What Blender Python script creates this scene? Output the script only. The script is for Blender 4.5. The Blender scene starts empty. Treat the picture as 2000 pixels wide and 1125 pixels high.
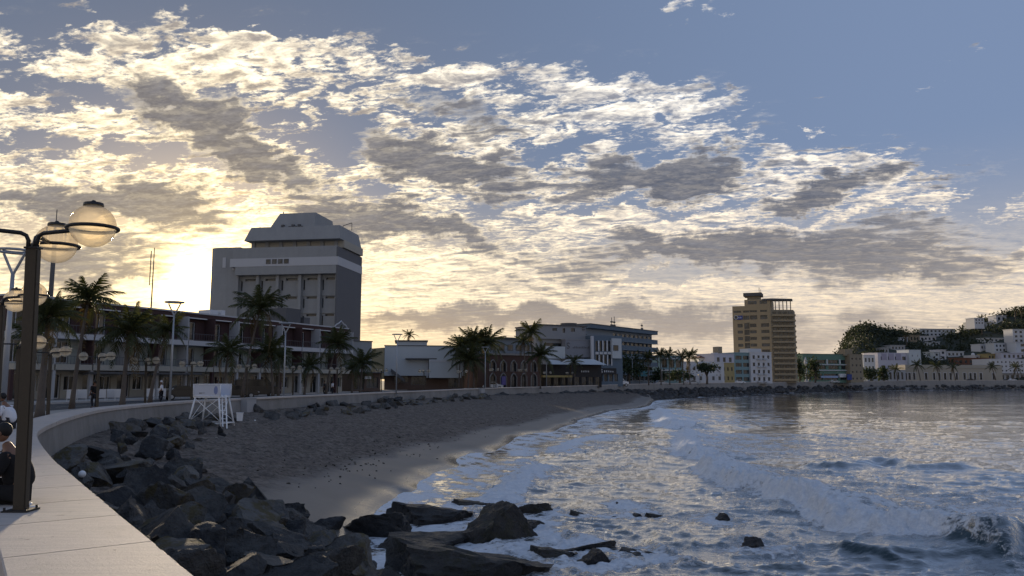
import bpy, bmesh, math, random
import numpy as np
from mathutils import Vector, Matrix
R = math.radians
random.seed(7)
rng = np.random.default_rng(11)
S = bpy.context.scene
COL = S.collection

# ------------------------------------------------------------------ camera
FPX, EYE, HOR = 1500.0, 4.9, 743.0          # focal length in photo pixels, eye height over the sea, horizon row
PITCH = math.atan((HOR - 562.5) / FPX)
cam_d = bpy.data.cameras.new('camera'); cam = bpy.data.objects.new('camera', cam_d); COL.objects.link(cam)
cam_d.sensor_width = 36.0; cam_d.lens = 36.0 * FPX / 2000.0
cam_d.clip_start = 0.1; cam_d.clip_end = 20000
cam.location = (0, 0, EYE); cam.rotation_euler = (R(90) + PITCH, 0, 0)
S.camera = cam
def ray(px, py):
    a, b = (px - 1000) / FPX, (562.5 - py) / FPX
    return Vector((a, math.cos(PITCH) - b * math.sin(PITCH), math.sin(PITCH) + b * math.cos(PITCH)))
def at(px, py, Y):
    r = ray(px, py); t = Y / r.y
    return Vector((r.x * t, Y, EYE + r.z * t))
def gnd(px, py, z):
    r = ray(px, py); t = (z - EYE) / r.z
    return Vector((r.x * t, r.y * t, z))
def azel(px, py):
    r = ray(px, py).normalized()
    return math.degrees(math.atan2(r.x, r.y)), math.degrees(math.asin(r.z))

# ------------------------------------------------------------------ light
SUN_AZ, SUN_EL = azel(384, 552)
VS = S.view_settings
VS.view_transform = 'Standard'; VS.look = 'None'; VS.exposure = 0.48; VS.gamma = 1.0; VS.use_curve_mapping = False
sd = Vector((math.sin(R(SUN_AZ)) * math.cos(R(SUN_EL)), math.cos(R(SUN_AZ)) * math.cos(R(SUN_EL)), math.sin(R(SUN_EL))))
sun_d = bpy.data.lights.new('sun', 'SUN'); sun = bpy.data.objects.new('sun', sun_d); COL.objects.link(sun)
sun_d.energy = 4.0; sun_d.angle = R(2.0); sun_d.color = (1.0, 0.80, 0.55)
sun.rotation_euler = sd.to_track_quat('Z', 'Y').to_euler(); sun.location = (-60, 60, 80)

# ---- node maths with operators
class X:
    def __init__(s, nt, sock): s.nt, s.s = nt, sock
    def _m(s, op, *o, clamp=False):
        n = s.nt.nodes.new('ShaderNodeMath'); n.operation = op; n.use_clamp = clamp
        for i, v in enumerate((s,) + o):
            if isinstance(v, X): s.nt.links.new(v.s, n.inputs[i])
            else: n.inputs[i].default_value = v
        return X(s.nt, n.outputs[0])
    def __add__(s, o): return s._m('ADD', o)
    __radd__ = __add__
    def __sub__(s, o): return s._m('SUBTRACT', o)
    def __rsub__(s, o): return (s * -1.0) + o
    def __mul__(s, o): return s._m('MULTIPLY', o)
    __rmul__ = __mul__
    def __truediv__(s, o): return s._m('DIVIDE', o)
    def max(s, o): return s._m('MAXIMUM', o)
    def min(s, o): return s._m('MINIMUM', o)
    def pow(s, o): return s._m('POWER', o)
    def clamp(s): return s._m('ADD', 0.0, clamp=True)
    def step(s, a, b):                       # smoothstep a..b -> 0..1
        n = s.nt.nodes.new('ShaderNodeMapRange'); n.interpolation_type = 'SMOOTHSTEP'
        s.nt.links.new(s.s, n.inputs[0]); n.inputs[1].default_value = a; n.inputs[2].default_value = b
        return X(s.nt, n.outputs[0])
def xyz(nt, a, b, c):
    n = nt.nodes.new('ShaderNodeCombineXYZ')
    for i, v in enumerate((a, b, c)):
        if isinstance(v, X): nt.links.new(v.s, n.inputs[i])
        else: n.inputs[i].default_value = v
    return n.outputs[0]
def noise(nt, vec, scale, detail=6, rough=0.55, dist=0.0, lac=2.0):
    n = nt.nodes.new('ShaderNodeTexNoise'); n.inputs['Scale'].default_value = scale
    n.inputs['Detail'].default_value = detail; n.inputs['Roughness'].default_value = rough
    n.inputs['Distortion'].default_value = dist; n.inputs['Lacunarity'].default_value = lac
    if vec is not None: nt.links.new(vec, n.inputs['Vector'])
    return X(nt, n.outputs[0])
def blob(nt, vec, cx, cy, rx, ry, rot):
    m = nt.nodes.new('ShaderNodeMapping'); m.vector_type = 'TEXTURE'
    m.inputs[1].default_value = (cx, cy, 0); m.inputs[2].default_value = (0, 0, R(rot)); m.inputs[3].default_value = (rx, ry, 1)
    nt.links.new(vec, m.inputs[0])
    g = nt.nodes.new('ShaderNodeTexGradient'); g.gradient_type = 'SPHERICAL'
    nt.links.new(m.outputs[0], g.inputs[0])
    return X(nt, g.outputs[1])
def mixc(nt, f, a, b, mode='MIX'):
    n = nt.nodes.new('ShaderNodeMix'); n.data_type = 'RGBA'; n.blend_type = mode; n.clamp_factor = True
    for k, v in ((0, f), (6, a), (7, b)):
        if isinstance(v, X): nt.links.new(v.s, n.inputs[k])
        elif hasattr(v, 'is_output'): nt.links.new(v, n.inputs[k])
        elif k == 0: n.inputs[0].default_value = v
        else: n.inputs[k].default_value = (*v, 1)
    return n.outputs[2]

def make_world():
    w = bpy.data.worlds.new('World'); S.world = w; w.use_nodes = True
    nt = w.node_tree; nt.nodes.clear()
    tc = nt.nodes.new('ShaderNodeTexCoord')
    sep = nt.nodes.new('ShaderNodeSeparateXYZ'); nt.links.new(tc.outputs['Generated'], sep.inputs[0])
    dx, dy, dz = (X(nt, sep.outputs[i]) for i in range(3))
    sky = nt.nodes.new('ShaderNodeTexSky'); sky.sky_type = 'NISHITA'; sky.sun_disc = False
    sky.sun_elevation = R(SUN_EL); sky.sun_rotation = R(SUN_AZ); sky.altitude = 0
    sky.air_density = 1.0; sky.dust_density = 1.2; sky.ozone_density = 1.5
    zc = dz.max(0.0)
    el = dz.max(-1.0)._m('ARCSINE') * 57.2958
    az = dx._m('ARCTAN2', dy) * 57.2958
    # wobble the angular coordinates so that no mask shows its outline
    wv = xyz(nt, az, el, 0.0)
    w1 = noise(nt, wv, 0.16, 6, 0.62); wv2 = xyz(nt, az, el, 9.0); w2 = noise(nt, wv2, 0.16, 6, 0.62)
    azw = az + (w1 - 0.5) * 16.0; elw = el + (w2 - 0.5) * 8.0
    Q = xyz(nt, azw, elw, 0.0)
    # cloud plane
    t = 1.0 / (zc + 0.13)._m('ADD', 0.0)._m('MULTIPLY', 1.0) if False else (zc * 0.0 + 1.0) / (zc + 0.13)
    PX, PY = dx * t, dy * t
    th = R(-14)
    U = PX * math.cos(th) + PY * math.sin(th); V = PY * math.cos(th) - PX * math.sin(th)
    P = xyz(nt, U * 0.62, V, 0.0)
    sx, sy = sd.x * 0.035, sd.y * 0.035
    P2 = xyz(nt, U * 0.62 + sx, V + sy, 0.0)
    big = noise(nt, P, 2.4, 6, 0.55, 0.3)
    puf = noise(nt, P, 13.0, 8, 0.61, 0.5); puf2 = noise(nt, P2, 13.0, 8, 0.61, 0.5)
    # top edge of the cloud field over azimuth
    fc = nt.nodes.new('ShaderNodeFloatCurve'); fcm = fc.mapping; c = fcm.curves[0]
    pts = [(-180, 20), (-60, 29)] + [azel(*p) for p in ((60, 35), (500, 35), (720, 75), (1000, 100), (1250, 115), (1440, 165), (1560, 250), (1730, 268), (1900, 320), (2000, 330))] + [(60, 11), (180, 9)]
    pts = [((a + 180) / 360, e / 50) for a, e in pts]
    c.points[0].location = pts[0]; c.points[1].location = pts[-1]
    for p in pts[1:-1]: c.points.new(*p)
    for p in c.points: p.handle_type = 'VECTOR'
    fcm.update()
    azn = (az + 180.0) / 360.0; nt.links.new(azn.s, fc.inputs[1])
    edge = X(nt, fc.outputs[0]) * 50.0
    below = edge - elw * 0.5 - el * 0.5          # degrees below the edge of the field
    cov = below.step(-1.6, 2.6)
    k = 0.0372
    def B(lst):
        acc = None
        for (px, py, rx, ry, rot, wt) in lst:
            a, e = azel(px, py)
            b = blob(nt, Q, a, e, rx * k, ry * k, rot) * wt
            acc = b if acc is None else acc + b
        return acc
    holes = B([(130, 165, 190, 40, -3, .5), (560, 225, 190, 38, -8, .34), (300, 318, 150, 30, 0, .4), (1060, 290, 130, 40, -10, .5),
               (660, 285, 120, 45, 0, .45), (1850, 460, 330, 34, -3, .7), (1240, 412, 260, 18, 0, .45), (740, 372, 120, 25, 0, .35),
               (1930, 385, 130, 30, 20, .45), (1340, 545, 260, 22, 4, .55), (60, 280, 120, 26, 0, .35), (1560, 420, 160, 18, 5, .35), (960, 385, 120, 20, 0, .4),
               (1500, 250, 170, 32, -12, .45), (900, 215, 160, 30, -6, .3)])
    extra = B([(1320, 10, 120, 30, -12, .60), (1840, 125, 110, 40, -10, .48), (1570, 238, 50, 12, 0, .9), (180, 20, 90, 30, -15, .45), (450, 62, 150, 26, -3, .5),
               (1960, 148, 70, 20, -10, .5), (1380, 30, 60, 25, 20, .3), (1790, 160, 80, 16, -8, .45)])
    dark = B([(385, 240, 165, 95, -22, 1.2), (530, 335, 140, 55, -12, 1.1), (880, 325, 250, 62, -7, 1.3), (900, 225, 230, 50, -5, .7), (1290, 345, 270, 62, 4, 1.35),
              (1600, 372, 190, 42, 12, 1.1), (1450, 492, 640, 44, 1, 1.15), (720, 425, 230, 58, -6, 1.0), (290, 405, 190, 60, -4, 1.05), (900, 455, 190, 38, 0, .8),
              (140, 505, 260, 80, 0, .8), (120, 390, 200, 40, 0, .6), (1850, 345, 170, 26, 6, .6), (1750, 520, 420, 40, 0, .7), (1000, 560, 420, 26, 0, .5), (760, 600, 300, 24, 0, .55), (1400, 640, 900, 60, 0, .75),
              (1000, 625, 420, 34, 0, .6), (220, 560, 180, 30, 0, .5)])
    fine = noise(nt, P, 52.0, 6, 0.68, 0.3)
    fade = el.step(2.0, 15.0) * 0.72 + 0.28
    puf_c = (puf - 0.5) * fade; fine_c = (fine - 0.5) * fade; big_c = big - 0.5
    dens = cov * 0.66 + extra * 0.75 - holes * 1.25 + big_c * 1.0 + puf_c * 1.9 + fine_c * 0.85 - 0.16
    low = el.step(13.0, 2.0)
    alpha = dens.step(0.26, 0.58)
    alpha = (alpha + low * 0.45).min(1.0)
    shade = ((puf2 - puf) * fade * 3.4 + fine_c * 1.7 + 0.60).clamp()
    thick = dens.step(0.55, 1.35)
    dk = dark * 0.95 + puf_c * 1.9 + big_c * 0.9 + fine_c * 0.7 - 0.02
    dka = dk.step(0.06, 0.66)
    # closeness to the sun
    sdot = (dx * sd.x + dy * sd.y + dz * sd.z).clamp()
    g1 = sdot.pow(14.0); g2 = sdot.pow(120.0); g3 = sdot.pow(1100.0)
    # colours
    blue = nt.nodes.new('ShaderNodeMix'); blue.data_type = 'RGBA'; blue.blend_type = 'MULTIPLY'; blue.inputs[0].default_value = 1
    nt.links.new(sky.outputs[0], blue.inputs[6]); blue.inputs[7].default_value = (SKYMUL[0], SKYMUL[1], SKYMUL[2], 1)
    deep = mixc(nt, (az + 32.0)._m('ABSOLUTE').step(2.0, 72.0), (.074, .106, .172), (.155, .212, .340))
    base = mixc(nt, 0.85, blue.outputs[2], deep)
    base = mixc(nt, el.step(17.0, 0.0) * 0.85, base, (.40, .36, .32))          # haze towards the horizon
    base = mixc(nt, g1 * el.step(15.0, 3.0) * 0.65, base, (.62, .43, .20))
    warm = mixc(nt, g1 * 0.95, mixc(nt, el.step(22.0, 4.0), (.90, .85, .77), (.92, .74, .51)), (1.50, 1.24, .78))
    lit = mixc(nt, shade, mixc(nt, g1, (.20, .225, .29), (.50, .39, .25)), warm)
    lit = mixc(nt, thick * 0.42 * (1.0 - g1 * 0.6), lit, (.30, .29, .31))
    grey = mixc(nt, el.step(15.0, 1.0), (.066, .078, .112), (.215, .198, .195))
    grey = mixc(nt, g1 * 0.30, grey, (.24, .19, .14))
    grey = mixc(nt, (shade - 0.6) * 0.14, grey, warm)
    grey = mixc(nt, ((puf - 0.5) * 2.6 + (fine - 0.5) * 1.4 + 0.12).clamp() * 0.42, grey, (.34, .325, .33))
    cl = mixc(nt, dka * 0.93, lit, grey)
    col = mixc(nt, (alpha + dka * cov * 0.9).min(1.0), base, cl)
    # horizon veil and the glow of the sun itself
    col = mixc(nt, el.step(7.5, 0.0) * 0.55, col, mixc(nt, g1, (.47, .375, .29), (.85, .52, .19)))
    glow = mixc(nt, 1.0, (0, 0, 0), (1.0, .72, .30))
    gl = nt.nodes.new('ShaderNodeMix'); gl.data_type = 'RGBA'; gl.blend_type = 'ADD'; gl.clamp_factor = False
    gv = (g2 * 0.36 + g3 * 1.3) * (1.3 - dka * 0.9) + sdot.pow(3500.0) * 4.0; nt.links.new(gv.s, gl.inputs[0])
    nt.links.new(col, gl.inputs[6]); gl.inputs[7].default_value = (1.0, .68, .24, 1)
    bg = nt.nodes.new('ShaderNodeBackground'); bg.inputs[1].default_value = 1.0
    nt.links.new(gl.outputs[2], bg.inputs[0])
    out = nt.nodes.new('ShaderNodeOutputWorld'); nt.links.new(bg.outputs[0], out.inputs[0])
    w.cycles.sampling_method = 'MANUAL'; w.cycles.sample_map_resolution = 512
SKYMUL = (0.075, 0.075, 0.085)              # the physical sky brought down to picture level
make_world()

# ------------------------------------------------------------------ materials
MATS = {}
def mat(name, col, rough=0.8, var=0.25, scale=1.5, bump=0.0, bscale=20.0, metal=0.0, spec=0.4, streak=0.0, col2=None):
    """plain procedural surface: base colour with two scales of wear, optional vertical streaks and fine relief"""
    if name in MATS: return MATS[name]
    m = bpy.data.materials.new(name); m.use_nodes = True; nt = m.node_tree
    b = nt.nodes['Principled BSDF']; b.inputs['Roughness'].default_value = rough
    b.inputs['Metallic'].default_value = metal; b.inputs['Specular IOR Level'].default_value = spec
    tc = nt.nodes.new('ShaderNodeTexCoord'); ob = tc.outputs['Object']
    n1 = noise(nt, ob, scale, 5, 0.6); n2 = noise(nt, ob, scale * 7, 4, 0.6)
    f = (n1 - 0.5) * 1.5 + (n2 - 0.5) * 0.9
    if streak:
        mp = nt.nodes.new('ShaderNodeMapping'); mp.inputs[3].default_value = (1.6, 1.6, 0.12); nt.links.new(ob, mp.inputs[0])
        f = f + (noise(nt, mp.outputs[0], scale * 1.6, 5, 0.6) - 0.5) * (streak * 4.0)
    f = (f * (var * 1.6) + 0.5).clamp()
    c2 = col2 if col2 else tuple(min(1, c * (1 + var)) for c in col)
    c1 = tuple(c * (1 - var) for c in col) if not col2 else col
    nt.links.new(mixc(nt, f, c1, c2), b.inputs['Base Color'])
    if bump:
        bm_ = nt.nodes.new('ShaderNodeBump'); bm_.inputs['Strength'].default_value = bump; bm_.inputs['Distance'].default_value = 0.05
        nb = noise(nt, ob, bscale, 6, 0.65); nt.links.new(nb.s, bm_.inputs['Height']); nt.links.new(bm_.outputs[0], b.inputs['Normal'])
    MATS[name] = m
    return m
def glass(name='window_glass', col=(.012, .016, .020), rough=0.12):
    if name in MATS: return MATS[name]
    m = bpy.data.materials.new(name); m.use_nodes = True; nt = m.node_tree; b = nt.nodes['Principled BSDF']
    tc = nt.nodes.new('ShaderNodeTexCoord'); n = noise(nt, tc.outputs['Object'], 0.7, 2)
    nt.links.new(mixc(nt, n.step(.45, .62), col, tuple(c * 3.2 + .012 for c in col)), b.inputs['Base Color'])
    b.inputs['Roughness'].default_value = rough; b.inputs['Specular IOR Level'].default_value = 0.5
    MATS[name] = m; return m

# ------------------------------------------------------------------ objects
def tag(o, label=None, cat=None, group=None, kind=None):
    if label: o['label'] = label
    if cat: o['category'] = cat
    if group: o['group'] = group
    if kind: o['kind'] = kind
    return o
def empty(name, loc, rz=0.0, label=None, cat=None, group=None):
    o = bpy.data.objects.new(name, None); COL.objects.link(o); o.location = loc; o.rotation_euler = (0, 0, rz)
    o.empty_display_size = 0.3
    return tag(o, label, cat, group)
def link(name, me, parent=None, loc=None, rot=None, scale=None):
    o = bpy.data.objects.new(name, me); COL.objects.link(o); o.parent = parent
    if loc is not None: o.location = loc
    if rot is not None: o.rotation_euler = rot
    if scale is not None: o.scale = scale
    return o
class MB:
    def __init__(s): s.v = []; s.f = []
    def add(s, vs, fs):
        k = len(s.v); s.v.extend([tuple(p) for p in vs]); s.f.extend([tuple(i + k for i in f) for f in fs]); return s
    def box(s, x0, x1, y0, y1, z0, z1):
        return s.add([(x0, y0, z0), (x1, y0, z0), (x1, y1, z0), (x0, y1, z0), (x0, y0, z1), (x1, y0, z1), (x1, y1, z1), (x0, y1, z1)],
                     [(0, 3, 2, 1), (4, 5, 6, 7), (0, 1, 5, 4), (1, 2, 6, 5), (2, 3, 7, 6), (3, 0, 4, 7)])
    def prism(s, pts, z0, z1):                # polygon counter-clockwise in xy
        n = len(pts)
        return s.add([(p[0], p[1], z0) for p in pts] + [(p[0], p[1], z1) for p in pts],
                     [tuple(range(n - 1, -1, -1)), tuple(range(n, 2 * n))] + [(i, (i + 1) % n, n + (i + 1) % n, n + i) for i in range(n)])
    def profile(s, pts, y0, y1):              # polygon in xz, extruded along y
        n = len(pts)
        return s.add([(p[0], y0, p[1]) for p in pts] + [(p[0], y1, p[1]) for p in pts],
                     [tuple(range(n)), tuple(range(2 * n - 1, n - 1, -1))] + [(n + i, n + (i + 1) % n, (i + 1) % n, i) for i in range(n)])
    def hull(s, lo, hi):                      # two rings of equal length
        n = len(lo)
        return s.add(list(lo) + list(hi), [tuple(range(n - 1, -1, -1)), tuple(range(n, 2 * n))] + [(i, (i + 1) % n, n + (i + 1) % n, n + i) for i in range(n)])
    def tube(s, pts, rad, n=8, cap=True):
        pts = [Vector(p) for p in pts]; rings = []
        if not hasattr(rad, '__len__'): rad = [rad] * len(pts)
        ref = Vector((0, 0, 1))
        t0 = (pts[1] - pts[0]).normalized()
        if abs(t0.z) > 0.95: ref = Vector((0, 1, 0))
        for i, p in enumerate(pts):
            t = (pts[min(i + 1, len(pts) - 1)] - pts[max(i - 1, 0)]).normalized()
            a = t.cross(ref)
            if a.length < 1e-4: a = t.cross(Vector((1, 0, 0)))
            a.normalize(); b = t.cross(a).normalized()
            rings.append([p + (a * math.cos(2 * math.pi * j / n) + b * math.sin(2 * math.pi * j / n)) * rad[i] for j in range(n)])
        vs = [q for r in rings for q in r]; fs = []
        for i in range(len(pts) - 1):
            for j in range(n):
                fs.append((i * n + j, i * n + (j + 1) % n, (i + 1) * n + (j + 1) % n, (i + 1) * n + j))
        if cap: fs += [tuple(range(n - 1, -1, -1)), tuple((len(pts) - 1) * n + j for j in range(n))]
        return s.add(vs, fs)
    def ball(s, c, rx, ry=None, rz=None, seg=16, rings=10):
        ry = ry or rx; rz = rz or rx; vs = [(c[0], c[1], c[2] + rz)]; fs = []
        for i in range(1, rings):
            th = math.pi * i / rings
            for j in range(seg):
                ph = 2 * math.pi * j / seg
                vs.append((c[0] + rx * math.sin(th) * math.cos(ph), c[1] + ry * math.sin(th) * math.sin(ph), c[2] + rz * math.cos(th)))
        vs.append((c[0], c[1], c[2] - rz)); L = len(vs) - 1
        for j in range(seg):
            fs.append((0, 1 + j, 1 + (j + 1) % seg)); fs.append((L, L - seg + (j + 1) % seg, L - seg + j))
        for i in range(rings - 2):
            for j in range(seg):
                a = 1 + i * seg; fs.append((a + j, a + seg + j, a + seg + (j + 1) % seg, a + (j + 1) % seg))
        return s.add(vs, fs)
    def torus(s, c, R0, r, n=24, m=8):
        vs = []; fs = []
        for i in range(n):
            a = 2 * math.pi * i / n
            for j in range(m):
                b = 2 * math.pi * j / m
                vs.append((c[0] + (R0 + r * math.cos(b)) * math.cos(a), c[1] + (R0 + r * math.cos(b)) * math.sin(a), c[2] + r * math.sin(b)))
        for i in range(n):
            for j in range(m): fs.append((i * m + j, ((i + 1) % n) * m + j, ((i + 1) % n) * m + (j + 1) % m, i * m + (j + 1) % m))
        return s.add(vs, fs)
    def mesh(s, name, material, smooth=False):
        me = bpy.data.meshes.new(name); me.from_pydata(s.v, [], s.f)
        if smooth: me.shade_smooth()
        if material: me.materials.append(material)
        me.update(); return me
    def build(s, name, material, parent=None, smooth=False, loc=None, rot=None):
        return link(name, s.mesh(name, material, smooth), parent, loc, rot)
def fix_normals(me):
    b = bmesh.new(); b.from_mesh(me); bmesh.ops.recalc_face_normals(b, faces=b.faces); b.to_mesh(me); b.free()
def copy_tree(o, parent=None):
    c = o.copy(); COL.objects.link(c); c.parent = parent
    for ch in list(o.children): copy_tree(ch, c)
    return c
def grid_mesh(name, x, y, z, material, attrs=None, smooth=True):
    """x, y, z: 2-D arrays -> quad sheet"""
    n, m = x.shape
    me = bpy.data.meshes.new(name)
    co = np.stack([x, y, z], -1).reshape(-1, 3).astype(np.float32)
    i = np.arange(n * m).reshape(n, m)
    q = np.stack([i[:-1, :-1], i[1:, :-1], i[1:, 1:], i[:-1, 1:]], -1).reshape(-1, 4)
    me.vertices.add(n * m); me.vertices.foreach_set('co', co.ravel())
    me.loops.add(q.size); me.loops.foreach_set('vertex_index', q.ravel().astype(np.int32))
    me.polygons.add(len(q)); me.polygons.foreach_set('loop_start', np.arange(0, q.size, 4, dtype=np.int32))
    me.update(calc_edges=True)
    if attrs:
        for k, v in attrs.items():
            a = me.attributes.new(k, 'FLOAT', 'POINT'); a.data.foreach_set('value', v.astype(np.float32).ravel())
    if smooth: me.shade_smooth()
    me.materials.append(material); return me

# ------------------------------------------------------------------ noise in numpy
_perm = np.random.default_rng(3).permutation(512).astype(np.int64); _perm = np.concatenate([_perm, _perm])
_ga = np.random.default_rng(4).uniform(0, 2 * np.pi, 1024)
def perlin(x, y):
    xi = np.floor(x).astype(np.int64); yi = np.floor(y).astype(np.int64); xf = x - xi; yf = y - yi
    u = xf * xf * xf * (xf * (xf * 6 - 15) + 10); v = yf * yf * yf * (yf * (yf * 6 - 15) + 10)
    def g(ix, iy, fx, fy):
        h = _ga[_perm[(_perm[ix & 511] + iy) & 511]]
        return np.cos(h) * fx + np.sin(h) * fy
    a = g(xi, yi, xf, yf); b = g(xi + 1, yi, xf - 1, yf); c = g(xi, yi + 1, xf, yf - 1); d = g(xi + 1, yi + 1, xf - 1, yf - 1)
    return ((a + (b - a) * u) * (1 - v) + (c + (d - c) * u) * v) * 1.5
def fbm(x, y, octv=4, gain=0.5):
    s = 0; a = 1.0; f = 1.0
    for k in range(octv):
        s = s + a * perlin(x * f + 17.3 * k, y * f - 9.1 * k); a *= gain; f *= 2.03
    return s
def sstep(a, b, t):
    t = np.clip((t - a) / (b - a), 0, 1); return t * t * (3 - 2 * t)
def seg_dist(x, y, P):
    """distance to a polyline, and the arc position of the nearest point; side > 0 on the left"""
    d = np.full(x.shape, 1e9); s = np.zeros(x.shape); side = np.zeros(x.shape); acc = 0.0
    for (ax, ay), (bx, by) in zip(P[:-1], P[1:]):
        ex, ey = bx - ax, by - ay; L2 = ex * ex + ey * ey
        t = np.clip(((x - ax) * ex + (y - ay) * ey) / L2, 0, 1)
        qx, qy = x - (ax + ex * t), y - (ay + ey * t); dd = np.hypot(qx, qy); m = dd < d
        d = np.where(m, dd, d); s = np.where(m, acc + t * math.sqrt(L2), s); side = np.where(m, np.sign(ex * qy - ey * qx), side)
        acc += math.sqrt(L2)
    return d, s, side
def in_poly(x, y, P):
    c = np.zeros(x.shape, bool); n = len(P)
    for i in range(n):
        (ax, ay), (bx, by) = P[i], P[(i + 1) % n]
        if ay == by: continue
        m = ((ay > y) != (by > y)) & (x < (bx - ax) * (y - ay) / (by - ay) + ax); c ^= m
    return c
def smooth_path(P, it=2):
    P = [Vector(p) for p in P]
    for _ in range(it):
        Q = [P[0]]
        for a, b in zip(P[:-1], P[1:]): Q += [a * .75 + b * .25, a * .25 + b * .75]
        P = Q + [P[-1]]
    return P

# ================================================================== the large structure
ZW = 3.5
M_conc = mat('sea_wall_concrete', (.235, .225, .215), .9, .35, .5, .5, 9.0, streak=.35)
M_slab = mat('coping_concrete', (.50, .45, .41), .82, .16, .9, .25, 40.0)
M_walk = mat('pavement_concrete', (.34, .32, .30), .9, .2, .6, .3, 30.0)
M_road = mat('asphalt', (.055, .055, .058), .9, .3, .7, .3, 60.0)
M_kerb = mat('kerb_stone', (.42, .41, .40), .9, .2, 1.0)
M_earth = mat('town_ground', (.13, .12, .11), .95, .3, .1)

# outer top edge of the sea wall, near to far (x, y, z)
W0 = [(7.5, -9, ZW), (3.4, -2.6, ZW), (1.35, .6, ZW)]
for p in ((370, 1125), (291, 1057.6), (227, 1006), (192, 974), (159.5, 948), (129, 921), (109, 906), (92, 888), (76.7, 868), (69, 851.6), (70.5, 843), (78, 837), (93, 829), (130, 815), (180, 802), (227, 795), (307, 788), (377, 782.5), (465, 778.5)):
    W0.append(tuple(gnd(p[0], p[1], ZW)))
for px, d, z in ((560, 69, 3.5), (695, 84, 3.5), (777, 98, 3.5), (825, 106, 3.5), (929, 128, 3.6), (1000, 142, 3.66), (1060, 152, 3.7), (1140, 172, 3.78), (1260, 207, 4.08), (1400, 262, 4.1), (1500, 295, 4.32), (1600, 355, 4.3), (1700, 382, 4.65), (1850, 398, 4.85), (2000, 415, 5.04)):
    W0.append(((px - 1000) / FPX * d, d, z))
W0 += [(360, 440, 5.2), (520, 470, 5.2), (1200, 500, 5.2)]
WP = smooth_path(W0, 2)
WXY = [(p.x, p.y) for p in WP]
WC = [(p.x, p.y) for p in smooth_path(W0, 1)]
def left_normals(P):
    out = []
    for i, p in enumerate(P):
        t = (P[min(i + 1, len(P) - 1)] - P[max(i - 1, 0)]); t.z = 0; t.normalize(); out.append(Vector((-t.y, t.x, 0)))
    return out
WN = left_normals(WP)
def wall_at(s):                                  # point, normal at arc length
    acc = 0.0
    for i in range(len(WP) - 1):
        L = (WP[i + 1] - WP[i]).length
        if acc + L >= s: t = (s - acc) / L; return WP[i].lerp(WP[i + 1], t), WN[i].lerp(WN[i + 1], t).normalized()
        acc += L
    return WP[-1], WN[-1]
def offset(i, d, dz): return WP[i] + WN[i] * d + Vector((0, 0, dz))
def strip(m, a, b):                              # quad strip between two rows of points
    n = len(a); m.add(list(a) + list(b), [(i, i + 1, n + i + 1, n + i) for i in range(n - 1)]); return m
idx = range(len(WP))
WALLW = 1.08
# wall: seaward face with a batter, landward face, coping slabs as single pieces near the camera
wall = empty('sea_wall', tuple(WP[20]), 0, 'long curved grey concrete sea wall along the beach promenade', 'sea wall')
wl = wall.location
def wo(v): return v - wl
fm = MB()
rows = [[wo(offset(i, d, dz)) for i in idx] for d, dz in ((-.42, -6.0), (-.10, -1.2), (0.03, -.14), (.02, -.145), (WALLW - .02, -.145), (WALLW - .03, -.14), (WALLW - .03, -1.2))]
for a, b in zip(rows[:-1], rows[1:]): strip(fm, b, a)
wm = fm.mesh('wall_face', M_conc); fix_normals(wm); link('wall_face', wm, wall)
# coping
JP = [gnd(*p, ZW) for p in ((291, 1057.6), (227, 1006), (192, 974), (159.5, 948), (133, 926.6), (109, 906))]
cum = [0.0]
for a, b in zip(WP[:-1], WP[1:]): cum.append(cum[-1] + (b - a).length)
def arc_of(p):
    d, s, _ = seg_dist(np.array([p.x]), np.array([p.y]), WXY); return float(s[0])
chip = random.Random(4)
def slab(s0, s1, over=.035, th=.14, n=22):
    pts = [wall_at(s0 + (s1 - s0) * k / n) for k in range(n + 1)]
    m = MB(); rowsS = []
    bev = .012
    for d, dz in ((-over, -th), (-over, -bev), (-over + bev, 0), (WALLW - bev, 0), (WALLW, -bev), (WALLW, -th)):
        rowsS.append([wo(p + nrm * (d + (max(0, chip.gauss(0, .011)) if d < .05 and dz > -th else 0)) + Vector((0, 0, dz))) for p, nrm in pts])
    for a, b in zip(rowsS[:-1], rowsS[1:]): strip(m, a, b)
    K = n + 1
    m.f.append(tuple(j * 2 * K for j in range(5)) + (9 * K,)) if False else None
    for e in (0, n):
        q = [r[e] for r in rowsS]; m.add(q, [tuple(range(6)) if e else tuple(range(5, -1, -1))])
    return m
sj = [arc_of(p) for p in JP]
s_list = sorted([sj[0] - 1.65 * k for k in range(1, 10)] + sj)
s = s_list[-1]
while s < arc_of(Vector((-21, 62, 0))): s += 1.75; s_list.append(s)
M_slabs = [mat('coping_concrete_%d' % k, c, .82, .17, .8, .22, 35.0, col2=c2) for k, (c, c2) in enumerate((((.38, .335, .31), (.52, .465, .43)), ((.365, .33, .31), (.49, .45, .42)), ((.39, .345, .315), (.51, .455, .415))))]
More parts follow.
